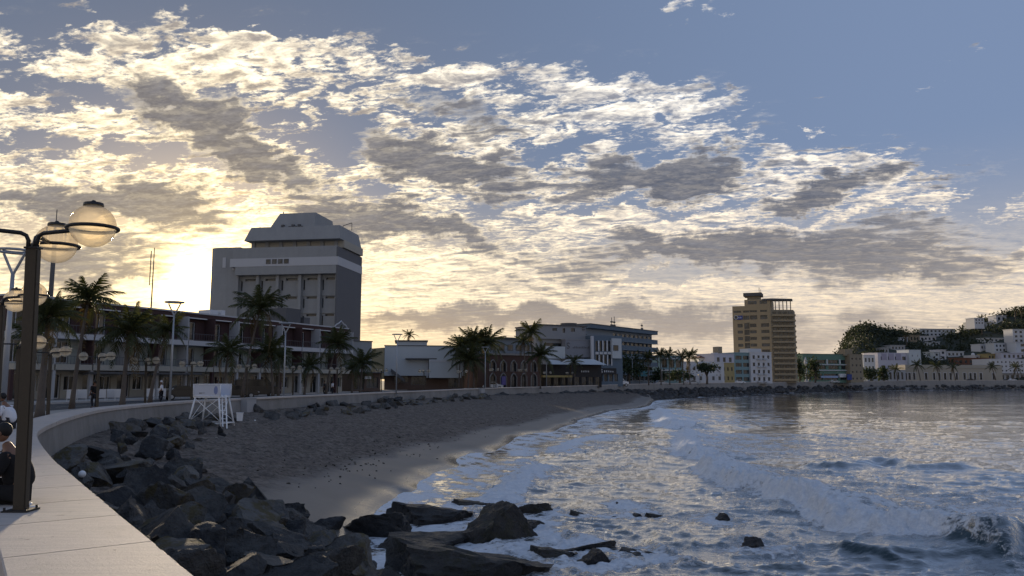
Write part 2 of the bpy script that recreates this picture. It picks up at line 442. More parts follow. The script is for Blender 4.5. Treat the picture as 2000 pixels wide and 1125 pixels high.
for M in M_slabs:                                  # drag marks of the trowel across the slabs
    nt = M.node_tree; b = nt.nodes['Principled BSDF']; old = b.inputs['Base Color'].links[0].from_socket
    tc = nt.nodes.new('ShaderNodeTexCoord'); mp = nt.nodes.new('ShaderNodeMapping'); mp.inputs[2].default_value = (0, 0, R(-10)); mp.inputs[3].default_value = (1.2, 9.0, 1); nt.links.new(tc.outputs['Object'], mp.inputs[0])
    g = noise(nt, mp.outputs[0], 1.3, 6, .65)
    spots = noise(nt, tc.outputs['Object'], 9.0, 2, .5).step(.68, .74) * 0.6
    c = mixc(nt, (g - .5) * 1.8 + .2, old, (.60, .53, .475))
    st_ = noise(nt, tc.outputs['Object'], 1.1, 6, .7); c = mixc(nt, st_.step(.50, .72) * .5, c, (.33, .29, .26))
    c = mixc(nt, (0.5 - g) * 1.5, c, (.42, .39, .37))
    nt.links.new(mixc(nt, spots, c, (.12, .10, .09)), b.inputs['Base Color'])
for k, (a, b) in enumerate(zip(s_list[:-1], s_list[1:])):
    me = slab(a + .011, b - .011).mesh('coping_slab', M_slabs[k % 3]); fix_normals(me); link('coping_slab', me, wall)
me = slab(s_list[-1] + .01, cum[-1] - 1, n=160).mesh('coping_band', M_slab); fix_normals(me); link('coping_band', me, wall)
me = slab(0.5, s_list[0] - .011, n=8).mesh('coping_end', M_slab); fix_normals(me); link('coping_end', me, wall)

# promenade, kerb, road, town ground: bands that follow the wall
LZ = -.42
def band(name, m, rows, kind='structure'):
    g = MB()
    for a, b in zip(rows[:-1], rows[1:]): strip(g, a, b)
    me = g.mesh(name, m); fix_normals(me); o = link(name, me); tag(o, kind=kind); return o
ro = lambda d, dz: [offset(i, d, dz) for i in idx]
PW = 6.0
band('promenade', M_walk, [ro(WALLW - .04, LZ - .01), ro(PW, LZ)])
band('kerb', M_kerb, [ro(PW, LZ - .3), ro(PW, LZ + .004), ro(PW + .2, LZ + .004), ro(PW + .2, LZ - .3)])
band('road', M_road, [ro(PW + .19, LZ - .15), ro(PW + 11.5, LZ - .15)])
band('far_kerb', M_kerb, [ro(PW + 11.5, LZ - .3), ro(PW + 11.5, LZ), ro(PW + 11.7, LZ), ro(PW + 11.7, LZ - .3)])
band('pavement', M_walk, [ro(PW + 11.69, LZ - .004), ro(PW + 16, LZ - .004)])
band('town_ground', M_earth, [ro(PW + 15.9, LZ - .02), ro(60, LZ - .05), ro(260, LZ + .2)])
lm = MB(); M_line = mat('road_paint', (.55, .52, .40), .8, .3, 2.0)
s = 10.0
while s < 330:
    (a, na), (b, nb) = wall_at(s), wall_at(s + 3)
    lm.add([a + na * (PW + 5.9) + Vector((0, 0, LZ - .146)), b + nb * (PW + 5.9) + Vector((0, 0, LZ - .146)), b + nb * (PW + 6.05) + Vector((0, 0, LZ - .146)), a + na * (PW + 6.05) + Vector((0, 0, LZ - .146))], [(0, 1, 2, 3)]); s += 7
tag(lm.build('road_marking', M_line), kind='structure')
g = MB(); g.add([(-9000, -9000, -2.2), (9000, -9000, -2.2), (9000, 9000, -2.2), (-9000, 9000, -2.2)], [(0, 1, 2, 3)])
tag(g.build('ground', mat('seabed', (.10, .10, .09), .95, .3, .01)), kind='structure')

# ---------------------------------------------------------------- shoreline (edge of the swash), near to far
SH = [(9.5, -9), (6.5, -2), (4.2, 5), (1.2, 11.5), (-1.8, 16.5)]
for p in ((690, 1112), (700, 1080), (712, 1040), (728, 1005), (745, 988), (770, 974), (780, 963), (812, 960), (814, 945), (821, 938.5), (839, 932), (843, 925), (868, 917), (900, 911.5), (886, 898), (908, 889), (922, 884.5), (965, 883.6), (974, 875.5), (1001, 862), (1003, 855), (1039, 846), (1079, 845), (1097, 834), (1129, 826), (1126, 821), (1170, 810), (1197, 801), (1266, 796), (1276, 783), (1300, 779), (1400, 772.5), (1500, 769), (1600, 764.6), (1700, 763), (1850, 762), (2000, 761.3)):
    q = gnd(*p, 0.0); SH.append((q.x, q.y))
SH += [(340, 428), (520, 462), (1200, 492)]
SHs = [(p.x, p.y) for p in smooth_path([Vector((a, b, 0)) for a, b in SH], 1)]
LANDP = SHs + [(1200, 3000), (-3000, 3000), (-3000, -2000), (9.5, -2000)]
def shore_d(x, y):
    d, s, _ = seg_dist(x, y, SHs); return np.where(in_poly(x, y, LANDP), d, -d)
def sand_z(x, y, ds=None, rough=True):
    if ds is None: ds = shore_d(x, y)
    dw = np.full(x.shape, 9.0); mk = ds > -.5
    if mk.any(): dw[mk] = seg_dist(x[mk], y[mk], WC)[0]
    top = 2.45
    z = np.where(ds > 0, .02 + (top - .02) * (ds / (ds + dw + 1e-6)) ** .85, np.maximum(ds * .075, -2.0))
    if rough:
        m = sstep(3.6, 6.0, ds + 1.4 * perlin(x * .35, y * .35)) * sstep(0.0, 1.0, dw)
        r = np.hypot(x, y); fade = np.clip(60 / (r + 1), .25, 1)
        z = z + m * (.10 * fbm(x * 1.1, y * 1.1, 3) + .11 * np.abs(fbm(x * 2.3 + 5, y * 2.3, 2)) + .06 * perlin(x * .25, y * .25)) * fade
        z = z + (1 - m) * .012 * perlin(x * .4, y * .4)
    return z
def polar(a0, a1, na, r0, r1, nr):
    a = np.radians(np.linspace(a0, a1, na)); r = r0 * (r1 / r0) ** np.linspace(0, 1, nr)
    A, Rr = np.meshgrid(a, r); return Rr * np.sin(A), Rr * np.cos(A)
# sand
def sand_material():
    m = bpy.data.materials.new('beach_sand'); m.use_nodes = True; nt = m.node_tree; b = nt.nodes['Principled BSDF']
    at_ = nt.nodes.new('ShaderNodeAttribute'); at_.attribute_name = 'shore'; ds = X(nt, at_.outputs['Fac'])
    tc = nt.nodes.new('ShaderNodeTexCoord'); ob = tc.outputs['Object']
    n1 = noise(nt, ob, .35, 5, .6); n2 = noise(nt, ob, 2.2, 6, .65); n3 = noise(nt, ob, 6.0, 5, .65)
    wet = (ds + (n1 - .5) * 3.0).step(4.6, 2.9)
    film = (ds + (n1 - .5) * 1.2).step(1.5, 0.1)
    dry = mixc(nt, (n2 - .5) * 3.0 + (n3 - .5) * 2.6 + .5, (.058, .048, .041), (.225, .188, .158))  # hollows darker, crests paler: shade of the rough sand put into the colour
    dry = mixc(nt, (n1 - .42) * 1.6, dry, (.125, .100, .088))
    wcol = mixc(nt, (n1 - .5) * 2 + .5, (.155, .138, .124), (.195, .174, .156))
    nt.links.new(mixc(nt, wet, dry, wcol), b.inputs['Base Color'])
    rg = wet * -0.42 + .95 - film * 0.38; nt.links.new(rg.s, b.inputs['Roughness'])
    b.inputs['Specular IOR Level'].default_value = .35
    bp = nt.nodes.new('ShaderNodeBump'); bp.inputs['Distance'].default_value = .16
    st = (1.0 - wet) * 0.85 + 0.03; nt.links.new(st.s, bp.inputs['Strength'])
    mp = nt.nodes.new('ShaderNodeMapping'); mp.inputs[3].default_value = (1, 1, 1); nt.links.new(ob, mp.inputs[0])
    vo = nt.nodes.new('ShaderNodeTexVoronoi'); vo.inputs['Scale'].default_value = 3.0; nt.links.new(mp.outputs[0], vo.inputs['Vector'])
    h = n2 * 1.2 + n3 * .6 + X(nt, vo.outputs[0]) * .5; nt.links.new(h.s, bp.inputs['Height']); nt.links.new(bp.outputs[0], b.inputs['Normal'])
    return m
x, y = polar(-47, 48, 540, 5.5, 440, 480)
ds = shore_d(x, y); z = sand_z(x, y, ds)
dw, _, sidew = seg_dist(x, y, WC)
z = np.where(sidew > 0, np.minimum(z, 1.2), z)            # stays under the land bands
tag(link('beach', grid_mesh('beach', x, y, z, sand_material(), {'shore': ds})), kind='structure')

# ---------------------------------------------------------------- rocks in the surf (needed by the foam)
def pxw(px, py, wpx, z=0.0):
    p = gnd(px, py, z); return p, wpx * p.y / FPX
#        px    py   width height  depth/width  tilt   label
SURF = [(1036, 1008, 92, 34, .7, 0, 0, 'rounded dark boulder standing alone in the foaming shallows left of the wave'),
        (962, 1066, 200, 88, .55, -4, 2, 'big black humped rock with a long tail, its foot in the surf'),
        (875, 1132, 330, 78, .42, 0, 1, 'longest black flat-topped ledge at the bottom edge of the photo'),
        (822, 1022, 170, 44, .6, 2, 1, 'low jagged black reef at the edge of the smooth sand'),
        (722, 1050, 150, 64, .8, 0, 0, 'blunt dark boulder at the foot of the sand, left of the low reef'),
        (810, 1078, 220, 34, .6, -5, 3, 'smooth sloping wet slab between the two biggest surf rocks'),
        (1072, 1098, 96, 34, .7, 0, 1, 'knobbly dark rock just right of the long ledge'),
        (1160, 1108, 84, 34, .8, 0, 2, 'domed dark rock in foam, right of the long ledge'),
        (1148, 1080, 130, 26, .6, 0, 0, 'low dark rock behind the domed rock'),
        (1236, 1090, 80, 18, .6, 0, 3, 'low wash-over rock at the right end of the reef'),
        (1412, 1021, 44, 19, .8, 0, 2, 'small black rock alone below the breaking wave'),
        (1472, 1076, 72, 26, .7, 0, 2, 'black rock nearest the lower right, alone in dark water'),
        (1124, 1011, 34, 16, .7, 0, 3, 'small pointed rock right of the rounded boulder'),
        (1198, 1014, 24, 9, .7, 0, 0, 'tiny rock in a row of three awash, leftmost'),
        (1242, 1013, 36, 10, .7, 0, 2, 'tiny rock in a row of three awash, middle'),
        (1276, 1012, 34, 11, .7, 0, 1, 'tiny rock in a row of three awash, rightmost'),
        (1216, 992, 40, 12, .6, 0, 3, 'slanting dark rock tip awash above the row of three'),
        (916, 990, 86, 15, .6, 0, 1, 'flat black rock slab at the edge of the swash'),
        (1022, 1037, 120, 18, .5, -3, 2, 'low wet reef tongue below the rounded boulder')]
ROCKC = [(pxw(a, b, c)[0].x, pxw(a, b, c)[0].y, pxw(a, b, c)[1] / 2) for a, b, c, *_ in SURF]

# ---------------------------------------------------------------- sea
def pw(*pts): return [tuple(gnd(px, py, .15))[:2] for px, py in pts]
#  crest polyline (far to near: sea on its right hand side), height, front width, back width, foam trail
CRESTS = [(pw((1395, 905), (1385, 922), (1450, 950), (1540, 970), (1600, 985), (1640, 1020), (1720, 1040), (1800, 1042), (1880, 1058), (2040, 1100)), .66, .50, 2.4, 8.0, (.02, .90)),
          (pw((1335, 842), (1345, 862), (1352, 885), (1400, 897)), .40, .7, 3.0, 16.0, (.0, 1.0)),
          (pw((1290, 800), (1300, 815), (1315, 833), (1370, 838)), .45, .9, 4.0, 18.0, (.0, 1.0)),
          (pw((1065, 905), (1040, 918), (1015, 932), (985, 958), (955, 985)), .16, .45, 1.2, 2.2, (.0, 1.0)),
          (pw((1190, 848), (1150, 855), (1105, 868), (1085, 885)), .12, .5, 1.6, 4.0, (.0, 1.0)),
          (pw((1560, 905), (1640, 912), (1720, 905), (1800, 915), (1900, 910)), .34, .9, 2.6, .0, (1.0, 1.0)),
          (pw((1300, 833), (1400, 838), (1480, 832)), .30, 1.2, 3.0, .0, (1, 1)),
          (pw((1700, 1085), (1800, 1068), (1900, 1078), (2000, 1090)), .20, .8, 1.6, .0, (1, 1))]
x, y = polar(-30, 52, 760, 10.0, 800, 800)
r = np.hypot(x, y)
ds = shore_d(x, y)
off = np.clip(-ds, 0, None)
damp = sstep(-.2, 5.0, -ds)
lod = lambda wl_: np.clip(wl_ * 60 / (r + 1e-6) * .5, 0, 1)            # drop ripples that the sheet cannot carry
def crest(n, k=1.7, p=2.0): return (1 - np.minimum(1, np.abs(n) * k)) ** p
wx_, wy_ = x + .8 * perlin(x * .25, y * .25), y + .8 * perlin(x * .25 + 9, y * .25)
patch = .55 + .45 * sstep(-.5, .5, perlin(x * .08, y * .10 + 2))
h = .09 * fbm(x * .10, y * .14, 2)
h += .100 * crest(perlin(wx_ * .22, wy_ * .34)) * lod(2.6) * patch
h += .105 * crest(perlin(wx_ * .42 + wy_ * .22 + 8, wy_ * .62 - wx_ * .15)) * lod(1.6) * patch
h += .082 * crest(perlin(wx_ * .85 - wy_ * .2, wy_ * 1.15 + wx_ * .25 + 40)) * lod(.9) * patch
h += .050 * crest(perlin(wx_ * 1.6 + wy_ * .4, wy_ * 2.2)) * lod(.5) * patch
h += .020 * crest(perlin(x * 3.4 + 5, y * 4.6)) * lod(.25) * patch
foam = np.zeros_like(x); hw = np.zeros_like(x)
for P, A, wf, wb, trail, (t0, t1) in CRESTS:
    d, s, side = seg_dist(x, y, P)
    Lc = sum(math.dist(a, b) for a, b in zip(P[:-1], P[1:]))
    jit = .55 * perlin(x * .5 + 3, y * .5) + .25 * perlin(x * 1.7, y * 1.7)
    sg = d * side + jit * min(1.0, wf * 1.3)                                # positive on the seaward side
    u = s / Lc
    end = sstep(0, .07, u) * (1 - sstep(.93, 1.0, u))
    end = np.where((u <= 0.001) | (u >= .999), np.exp(-np.clip(d - wf, 0, None) ** 2 / 2.0) * .0 + end, end)
    prof = np.where(sg < 0, np.exp(-(sg / wf) ** 2), np.exp(-(sg / wb) ** 2))
    hw += A * prof * end * (1 + .25 * perlin(x * .3, y * .3 + 7))
    if trail > 0:
        brk = sstep(t0 - .02, t0 + .04, u) * (1 - sstep(t1 - .06, t1 + .02, u))
        inner = (u > .001) & (u < .999)
        fr = np.where(sg < 0, np.exp(-(sg / (wf * 2.3)) ** 4), np.maximum(.95 * np.exp(-(sg / 1.3) ** 2), .62 * np.exp(-sg / trail)))
        fr = np.where(inner, fr, fr * np.exp(-np.clip(d, 0, None) / (trail * .35)))
        foam = np.maximum(foam, fr * np.where(inner, np.maximum(brk, .45 * np.exp(-d / 6)), .62) * 1.05)
# foam carpets in shore and round the rocks
lace = sstep(-.35, .5, fbm((x + .5 * y) * .9, (y - .3 * x) * .22, 3))
foam = np.maximum(foam, (.44 + .36 * lace) * np.exp(-(off / 6.0) ** 2) * (ds < .5) * sstep(24, 30, r))  # swash foam; its whiteness also carries the sky reflection of the thin film
foam = np.maximum(foam, .75 * np.exp(-(off / .35) ** 2) * (ds < .5) * sstep(24, 30, r))
foam = np.maximum(foam, .34 * sstep(22, 4, np.abs(off - 12)) * sstep(-.25, .45, fbm(x * .15, y * .10, 3)) * sstep(16, 30, r))
foam = np.maximum(foam, .20 * sstep(70, 10, off) * sstep(-.1, .6, fbm(x * .2 + 4, y * .09, 3)))
for (cx, cy, rr) in ROCKC:
    dd = np.hypot(x - cx, (y - cy) * .8); foam = np.maximum(foam, .68 * np.exp(-np.clip(dd - rr, 0, None) / (.7 + .4 * rr)))
foam = np.maximum(foam, .50 * np.exp(-(((x - 16) / 8) ** 2 + ((y - 30) / 9) ** 2)))
foam *= .72 + .6 * sstep(-.5, .6, fbm(x * .55, y * .4, 3))
foam = np.where(off > 60, foam * np.exp(-(off - 60) / 40), foam)
h += foam * (.10 * np.abs(fbm(x * 2.3, y * 2.3, 3)) * lod(.8)) + foam * hw * .35 * np.abs(fbm(x * 1.4, y * 1.4, 3))
shallow = sstep(0, 4.5, -ds)
z = (h + hw) * damp * (.25 + .75 * shallow)
z = np.where(ds < 0, np.maximum(z, .02), np.minimum(z, sand_z(x, y, ds, rough=False) - .06 - .1 * ds))
SEA_XYZ = None
def sea_material():
    m = bpy.data.materials.new('sea_water'); m.use_nodes = True; nt = m.node_tree; b = nt.nodes['Principled BSDF']
    a1 = nt.nodes.new('ShaderNodeAttribute'); a1.attribute_name = 'foam'; fo = X(nt, a1.outputs['Fac'])
    a2 = nt.nodes.new('ShaderNodeAttribute'); a2.attribute_name = 'shore'; ds_ = X(nt, a2.outputs['Fac'])
    tc = nt.nodes.new('ShaderNodeTexCoord'); ob = tc.outputs['Object']
    mp = nt.nodes.new('ShaderNodeMapping'); mp.inputs[3].default_value = (.55, 1.0, 1); nt.links.new(ob, mp.inputs[0]); sv = mp.outputs[0]
    n1 = noise(nt, sv, .9, 8, .68, .6); n2 = noise(nt, ob, 4.2, 6, .7, .4)
    vo = nt.nodes.new('ShaderNodeTexVoronoi'); vo.feature = 'DISTANCE_TO_EDGE'; vo.inputs['Scale'].default_value = 1.6
    wv = nt.nodes.new('ShaderNodeVectorMath'); wv.operation = 'ADD'; nt.links.new(sv, wv.inputs[0])
    nn = nt.nodes.new('ShaderNodeTexNoise'); nn.inputs['Scale'].default_value = 1.1; nt.links.new(ob, nn.inputs['Vector'])
    nt.links.new(nn.outputs['Color'], wv.inputs[1]); nt.links.new(wv.outputs[0], vo.inputs['Vector'])
    lace = X(nt, vo.outputs['Distance']).step(.16, .0)
    n4 = noise(nt, sv, 13.0, 5, .7)
    k = fo * 1.45 + (n1 - .5) * 1.7 + (n2 - .5) * 1.5 + (n4 - .5) * 1.0 + lace * .30 * fo.step(.1, .4) - .46
    ff = k.step(.10, .55)
    fcol = mixc(nt, (n2 - .35) * 1.8 + (n4 - .5) * 1.6, (.62, .66, .72), (.93, .94, .95))
    wcol = mixc(nt, ds_.step(-14.0, -1.0), (.010, .030, .040), (.07, .075, .07))
    nt.links.new(mixc(nt, ff, wcol, fcol), b.inputs['Base Color'])
    a3 = nt.nodes.new('ShaderNodeAttribute'); a3.attribute_name = 'ripple'; rip = X(nt, a3.outputs['Fac'])
    rg = ff * .60 + .08 - rip * .05; nt.links.new(rg.s, b.inputs['Roughness']); b.inputs['IOR'].default_value = 1.38
    sp = .55 - ff * .35; nt.links.new(sp.s, b.inputs['Specular IOR Level'])
    bp = nt.nodes.new('ShaderNodeBump'); bp.inputs['Distance'].default_value = .11
    calm = ds_.step(-.6, -5.0); st = (calm * .26 + .03 + ff * .6) * rip; nt.links.new(st.s, bp.inputs['Strength'])
    r1 = noise(nt, sv, 3.4, 5, .6, .3); r2 = noise(nt, sv, 11.0, 4, .6)
    hh = r1 * 1.0 + r2 * .35 + ff * n2 * 1.1; nt.links.new(hh.s, bp.inputs['Height']); nt.links.new(bp.outputs[0], b.inputs['Normal'])
    gl = nt.nodes.new('ShaderNodeBsdfGlossy'); gl.inputs[0].default_value = (.97, .98, 1.0, 1); nt.links.new(rg.s, gl.inputs['Roughness']); nt.links.new(bp.outputs[0], gl.inputs['Normal'])
    mx = nt.nodes.new('ShaderNodeMixShader'); lw = nt.nodes.new('ShaderNodeLayerWeight'); nt.links.new(bp.outputs[0], lw.inputs['Normal']); sh = X(nt, lw.outputs['Facing']).pow(2.4) * (0.80 - ff * .62); nt.links.new(sh.s, mx.inputs[0]); nt.links.new(b.outputs[0], mx.inputs[1]); nt.links.new(gl.outputs[0], mx.inputs[2])
    nt.links.new(mx.outputs[0], nt.nodes['Material Output'].inputs[0])
    return m
tag(link('sea', grid_mesh('sea', x, y, z, sea_material(), {'foam': np.clip(foam, 0, 1.2), 'shore': ds, 'ripple': np.clip(55 / r, .62, 1.0)})), kind='structure')

# ================================================================== rocks
def rock_mesh(name, seed, m, sub=4, planes=11, strata=0.0):
    rg = random.Random(seed); b = bmesh.new(); bmesh.ops.create_icosphere(b, subdivisions=sub, radius=1.0)
    pl = []
    for _ in range(planes):
        n = Vector((rg.gauss(0, 1), rg.gauss(0, 1), rg.gauss(0, .8))).normalized(); pl.append((n, rg.uniform(.34, .78)))
    if strata > .06: pl += [(Vector((rg.uniform(-.25, .25), rg.uniform(-.2, .2), 1)).normalized(), .36), (Vector((rg.uniform(-.5, .5), .2, 1)).normalized(), .48)]
    co = np.array([v.co[:] for v in b.verts])
    for n, d in pl:
        nn = np.array(n[:]); t = co @ nn - d; co -= np.clip(t, 0, None)[:, None] * nn
    u, v = co[:, 0] * 1.7 + seed * 3.1 + co[:, 2] * .9, co[:, 1] * 1.7 + co[:, 2] * 1.3
    nz = .11 * fbm(u, v, 5, .6) + .10 * np.abs(perlin(u * 1.9, v * 1.9)) + .05 * np.abs(perlin(u * 4.7, v * 4.7))
    if strata:
        q = co @ np.array([.25, .35, .9]) * 9 + 1.2 * perlin(u * .8, v * .8); nz += strata * (np.abs((q % 1) - .5) - .25)
    co *= (1 + nz)[:, None]
    for i, vt in enumerate(b.verts): vt.co = co[i]
    bmesh.ops.dissolve_degenerate(b, dist=.004, edges=b.edges)
    me = bpy.data.meshes.new(name); b.to_mesh(me); b.free(); me.materials.append(m); me.shade_smooth()
    try: me.set_sharp_from_angle(angle=R(20))
    except Exception: pass
    return me
def rock_mat(name, c1, c2, moss, rough, spec):
    m = bpy.data.materials.new(name); m.use_nodes = True; nt = m.node_tree; b = nt.nodes['Principled BSDF']
    oi = nt.nodes.new('ShaderNodeObjectInfo'); tc = nt.nodes.new('ShaderNodeTexCoord'); rnd = X(nt, oi.outputs['Random'])
    ge = nt.nodes.new('ShaderNodeNewGeometry'); ps = ge.outputs['Position']
    n1 = noise(nt, ps, 1.1, 6, .62); n2 = noise(nt, ps, 7.0, 6, .7); n3 = noise(nt, ps, 2.7, 4, .6)
    c = mixc(nt, (n1 - .5) * 1.6 + (n2 - .5) * 1.3 + rnd * .7 + .1, c1, c2)
    c = mixc(nt, (n3.step(.48, .62)) * (rnd.step(.50, .75)) * .85, c, moss)
    nt.links.new(c, b.inputs['Base Color']); b.inputs['Specular IOR Level'].default_value = spec
    rr = (n2 - .5) * .5 + rough; nt.links.new(rr.s, b.inputs['Roughness'])
    bp = nt.nodes.new('ShaderNodeBump'); bp.inputs['Strength'].default_value = 1.0; bp.inputs['Distance'].default_value = .13
    hh = n2 * 1.0 + n3 * .8 + noise(nt, ps, 22.0, 4, .65) * .35; nt.links.new(hh.s, bp.inputs['Height']); nt.links.new(bp.outputs[0], b.inputs['Normal'])
    return m
M_rock = rock_mat('boulder_stone', (.032, .034, .038), (.175, .170, .162), (.105, .085, .036), .85, .35)
M_wet = rock_mat('wet_black_rock', (.012, .012, .013), (.050, .046, .042), (.030, .028, .014), .42, .5)
ROCKS = [rock_mesh('boulder_%d' % k, 40 + k, M_rock, 4, 10 + k % 4, .03 if k % 2 else 0) for k in range(9)]
WETR = [rock_mesh('surf_rock_%d' % k, 90 + k, M_wet, 5, 12, .10 if k % 2 else .055) for k in range(4)]
for (px, py, wp, hp, dep, tilt, var, lab) in SURF:
    p, w = pxw(px, py, wp); hgt = hp * p.y / FPX
    o = link('surf_rock', WETR[var], None, (p.x, p.y + w * dep * .35, -hgt * .12), (0, R(tilt), R((px * 7) % 40 - 20)), (w * .68, w * dep * .68, hgt * (1.8 if var % 2 else .95))); tag(o, lab, 'rock', 'black rocks in the surf')
# rip-rap below the wall: loose boulders packed on a slope
pts = []; rr_ = random.Random(5)
def riprap(s0, s1, width, n, smin, smax, mind, dmin=.5, steep=1.0):
    out = 0; tries = 0
    while out < n and tries < n * 60:
        tries += 1; s = rr_.uniform(s0, s1); p, nrm = wall_at(s); t = rr_.random() ** .85; d = dmin + t * width
        q = p - nrm * d; size = rr_.uniform(smin, smax) * (1.0 - .25 * t)
        if any((q.x - a) ** 2 + (q.y - b) ** 2 < (mind * (size + c) * .5) ** 2 for a, b, c, *_ in pts): continue
        sz = float(sand_z(np.array([q.x]), np.array([q.y]), rough=False)[0])
        top = p.z - .95 + (0 if steep else -.8); f = d / (width + dmin)
        zz = max(sz + .05, (top * (1 - f) + sz * f) if steep else sz + .1)
        pts.append((q.x, q.y, size, zz, s)); out += 1
S_A = arc_of(Vector((1.4, .6, 0))); S_B = arc_of(gnd(160, 948, ZW)); S_C = arc_of(gnd(75, 840, ZW)); S_D = arc_of(gnd(300, 788, ZW)); S_E = arc_of(Vector((-19, 55, 0)))
S_F = arc_of(Vector((-4.7, 128, 0))); S_G = arc_of(Vector((45, 262, 0))); S_G = arc_of(Vector((70, 262, 0))); S_H = arc_of(Vector((240, 355, 0)))
riprap(S_A + 1.5, S_B + .5, 6.8, 104, .62, 1.18, .58)
riprap(S_B - 1, S_C, 6.2, 56, .7, 1.6, .62)
riprap(S_A + 2, S_C, 7.0, 24, .45, .8, .7)
riprap(S_C, S_D, 4.2, 40, .6, 1.5, .7)
riprap(S_D, S_E, 3.0, 16, .5, 1.1, .7, steep=0)
riprap(S_E + 3, S_F, 5.0, 70, .6, 1.7, .75, steep=0)
near_n = len(pts)
for k, (qx, qy, size, zz, s) in enumerate(pts):
    o = link('boulder', ROCKS[k % len(ROCKS)], None, (qx, qy, zz), (rr_.uniform(-.5, .5), rr_.uniform(-.5, .5), rr_.uniform(0, 6.3)),
             (size * rr_.uniform(.60, .85), size * rr_.uniform(.5, .72), size * rr_.uniform(.30, .50)))
    if s < S_C: tag(o, 'grey angular boulder in the rock bank below the wall near the lamp post', 'boulder', 'boulders of the near rock bank')
    elif s < S_E: tag(o, 'grey boulder at the wall foot where the promenade bends, left of the lifeguard stand', 'boulder', 'boulders at the bend of the wall')
    else: tag(o, 'low grey boulder on the sand along the straight wall beyond the lifeguard stand', 'boulder', 'boulders along the far beach wall')
# hand placed ledge blocks at the foot of the near bank
for px, py, z, wp, hp, dep, var, lab in ((600, 1118, .4, 130, 34, .6, 1, 'long slanting dark block at the foot of the bank, bottom edge'), (520, 1064, .8, 95, 32, .7, 3, 'dark block above the slanting one at the foot of the bank'),
        (640, 1036, .35, 70, 26, .8, 5, 'small dark boulder where bank meets smooth sand'), (470, 1112, .9, 100, 34, .7, 7, 'broad dark boulder under the slabs, bottom left of the bank'), (575, 1058, .6, 60, 38, .8, 2, 'upright dark boulder in a sand pocket of the bank'),
        (345, 935, 1.8, 85, 46, .8, 4, 'largest pale slab-sided boulder beside the sand'), (690, 1120, .1, 70, 34, .9, 0, 'pale edged rock left of the long black ledge')):
    p, w = pxw(px, py, wp, z); hgt = hp * p.y / FPX
    tag(link('boulder', ROCKS[var], None, (p.x, p.y + w * .2, z), (0, R(-8), R(px % 50 - 25)), (w * .62, w * dep * .62, hgt * .95)), lab, 'boulder', 'boulders of the near rock bank')
# far bank beyond the beach: too many and too small to tell apart
fb = MB(); small = []
for k in range(3):
    b = bmesh.new(); bmesh.ops.create_icosphere(b, subdivisions=1, radius=1); small.append(([v.co.copy() for v in b.verts], [tuple(v.index for v in f.verts) for f in b.faces])); b.free()
rr2 = random.Random(8)
for s0, s1, n, wd in ((S_F, S_G, 420, 6.5), (S_G, S_H, 330, 6), (S_H, S_H + 130, 220, 5)):
    for _ in range(n):
        p, nrm = wall_at(rr2.uniform(s0, s1)); t = rr2.random(); d = .4 + t * wd; q = p - nrm * d
        zz = max(.1, 2.4 * (1 - t) - .1); a = rr2.uniform(.5, 1.5); vs, fs = small[rr2.randrange(3)]; ang = rr2.uniform(0, 6)
        fb.add([(q.x + (v.x * math.cos(ang) - v.y * math.sin(ang)) * a * rr2.uniform(.7, 1.1), q.y + (v.x * math.sin(ang) + v.y * math.cos(ang)) * a * .75, zz + v.z * a * rr2.uniform(.45, .7)) for v in vs], fs)
tag(fb.build('far_rock_bank', M_rock), 'dark mass of rocks below the far end of the sea wall', 'rocks', kind='stuff')

# ================================================================== globe lamps
M_post = mat('brown_lamp_post', (.055, .045, .034), .5, .25, 3.0, .08, 30, metal=.3)
M_black = mat('black_iron', (.018, .018, .020), .45, .2, 4.0)
def globe_mat():
    m = bpy.data.materials.new('frosted_globe'); m.use_nodes = True; nt = m.node_tree; nt.nodes.clear()
    o = nt.nodes.new('ShaderNodeOutputMaterial'); tr = nt.nodes.new('ShaderNodeBsdfTranslucent'); tp = nt.nodes.new('ShaderNodeBsdfTransparent'); gl = nt.nodes.new('ShaderNodeBsdfGlossy'); df = nt.nodes.new('ShaderNodeBsdfDiffuse')
    tc = nt.nodes.new('ShaderNodeTexCoord'); n = noise(nt, tc.outputs['Object'], 3.0, 4)
    nt.links.new(mixc(nt, n, (.92, .87, .78), (.97, .94, .88)), tr.inputs[0]); tp.inputs[0].default_value = (.93, .84, .68, 1); gl.inputs['Roughness'].default_value = .08; df.inputs[0].default_value = (.92, .90, .86, 1)
    def mx(f, a, b):
        q = nt.nodes.new('ShaderNodeMixShader')
        if isinstance(f, X): nt.links.new(f.s, q.inputs[0])
        else: q.inputs[0].default_value = f
        nt.links.new(a, q.inputs[1]); nt.links.new(b, q.inputs[2]); return q.outputs[0]
    lw = nt.nodes.new('ShaderNodeLayerWeight'); lw.inputs[0].default_value = .35
    body = mx(.30, tr.outputs[0], df.outputs[0]); thin = mx(.68, body, tp.outputs[0])
    nt.links.new(mx(X(nt, lw.outputs['Fresnel']) * .35, thin, gl.outputs[0]), o.inputs[0]); return m
M_globe = globe_mat()
LH = 2.87
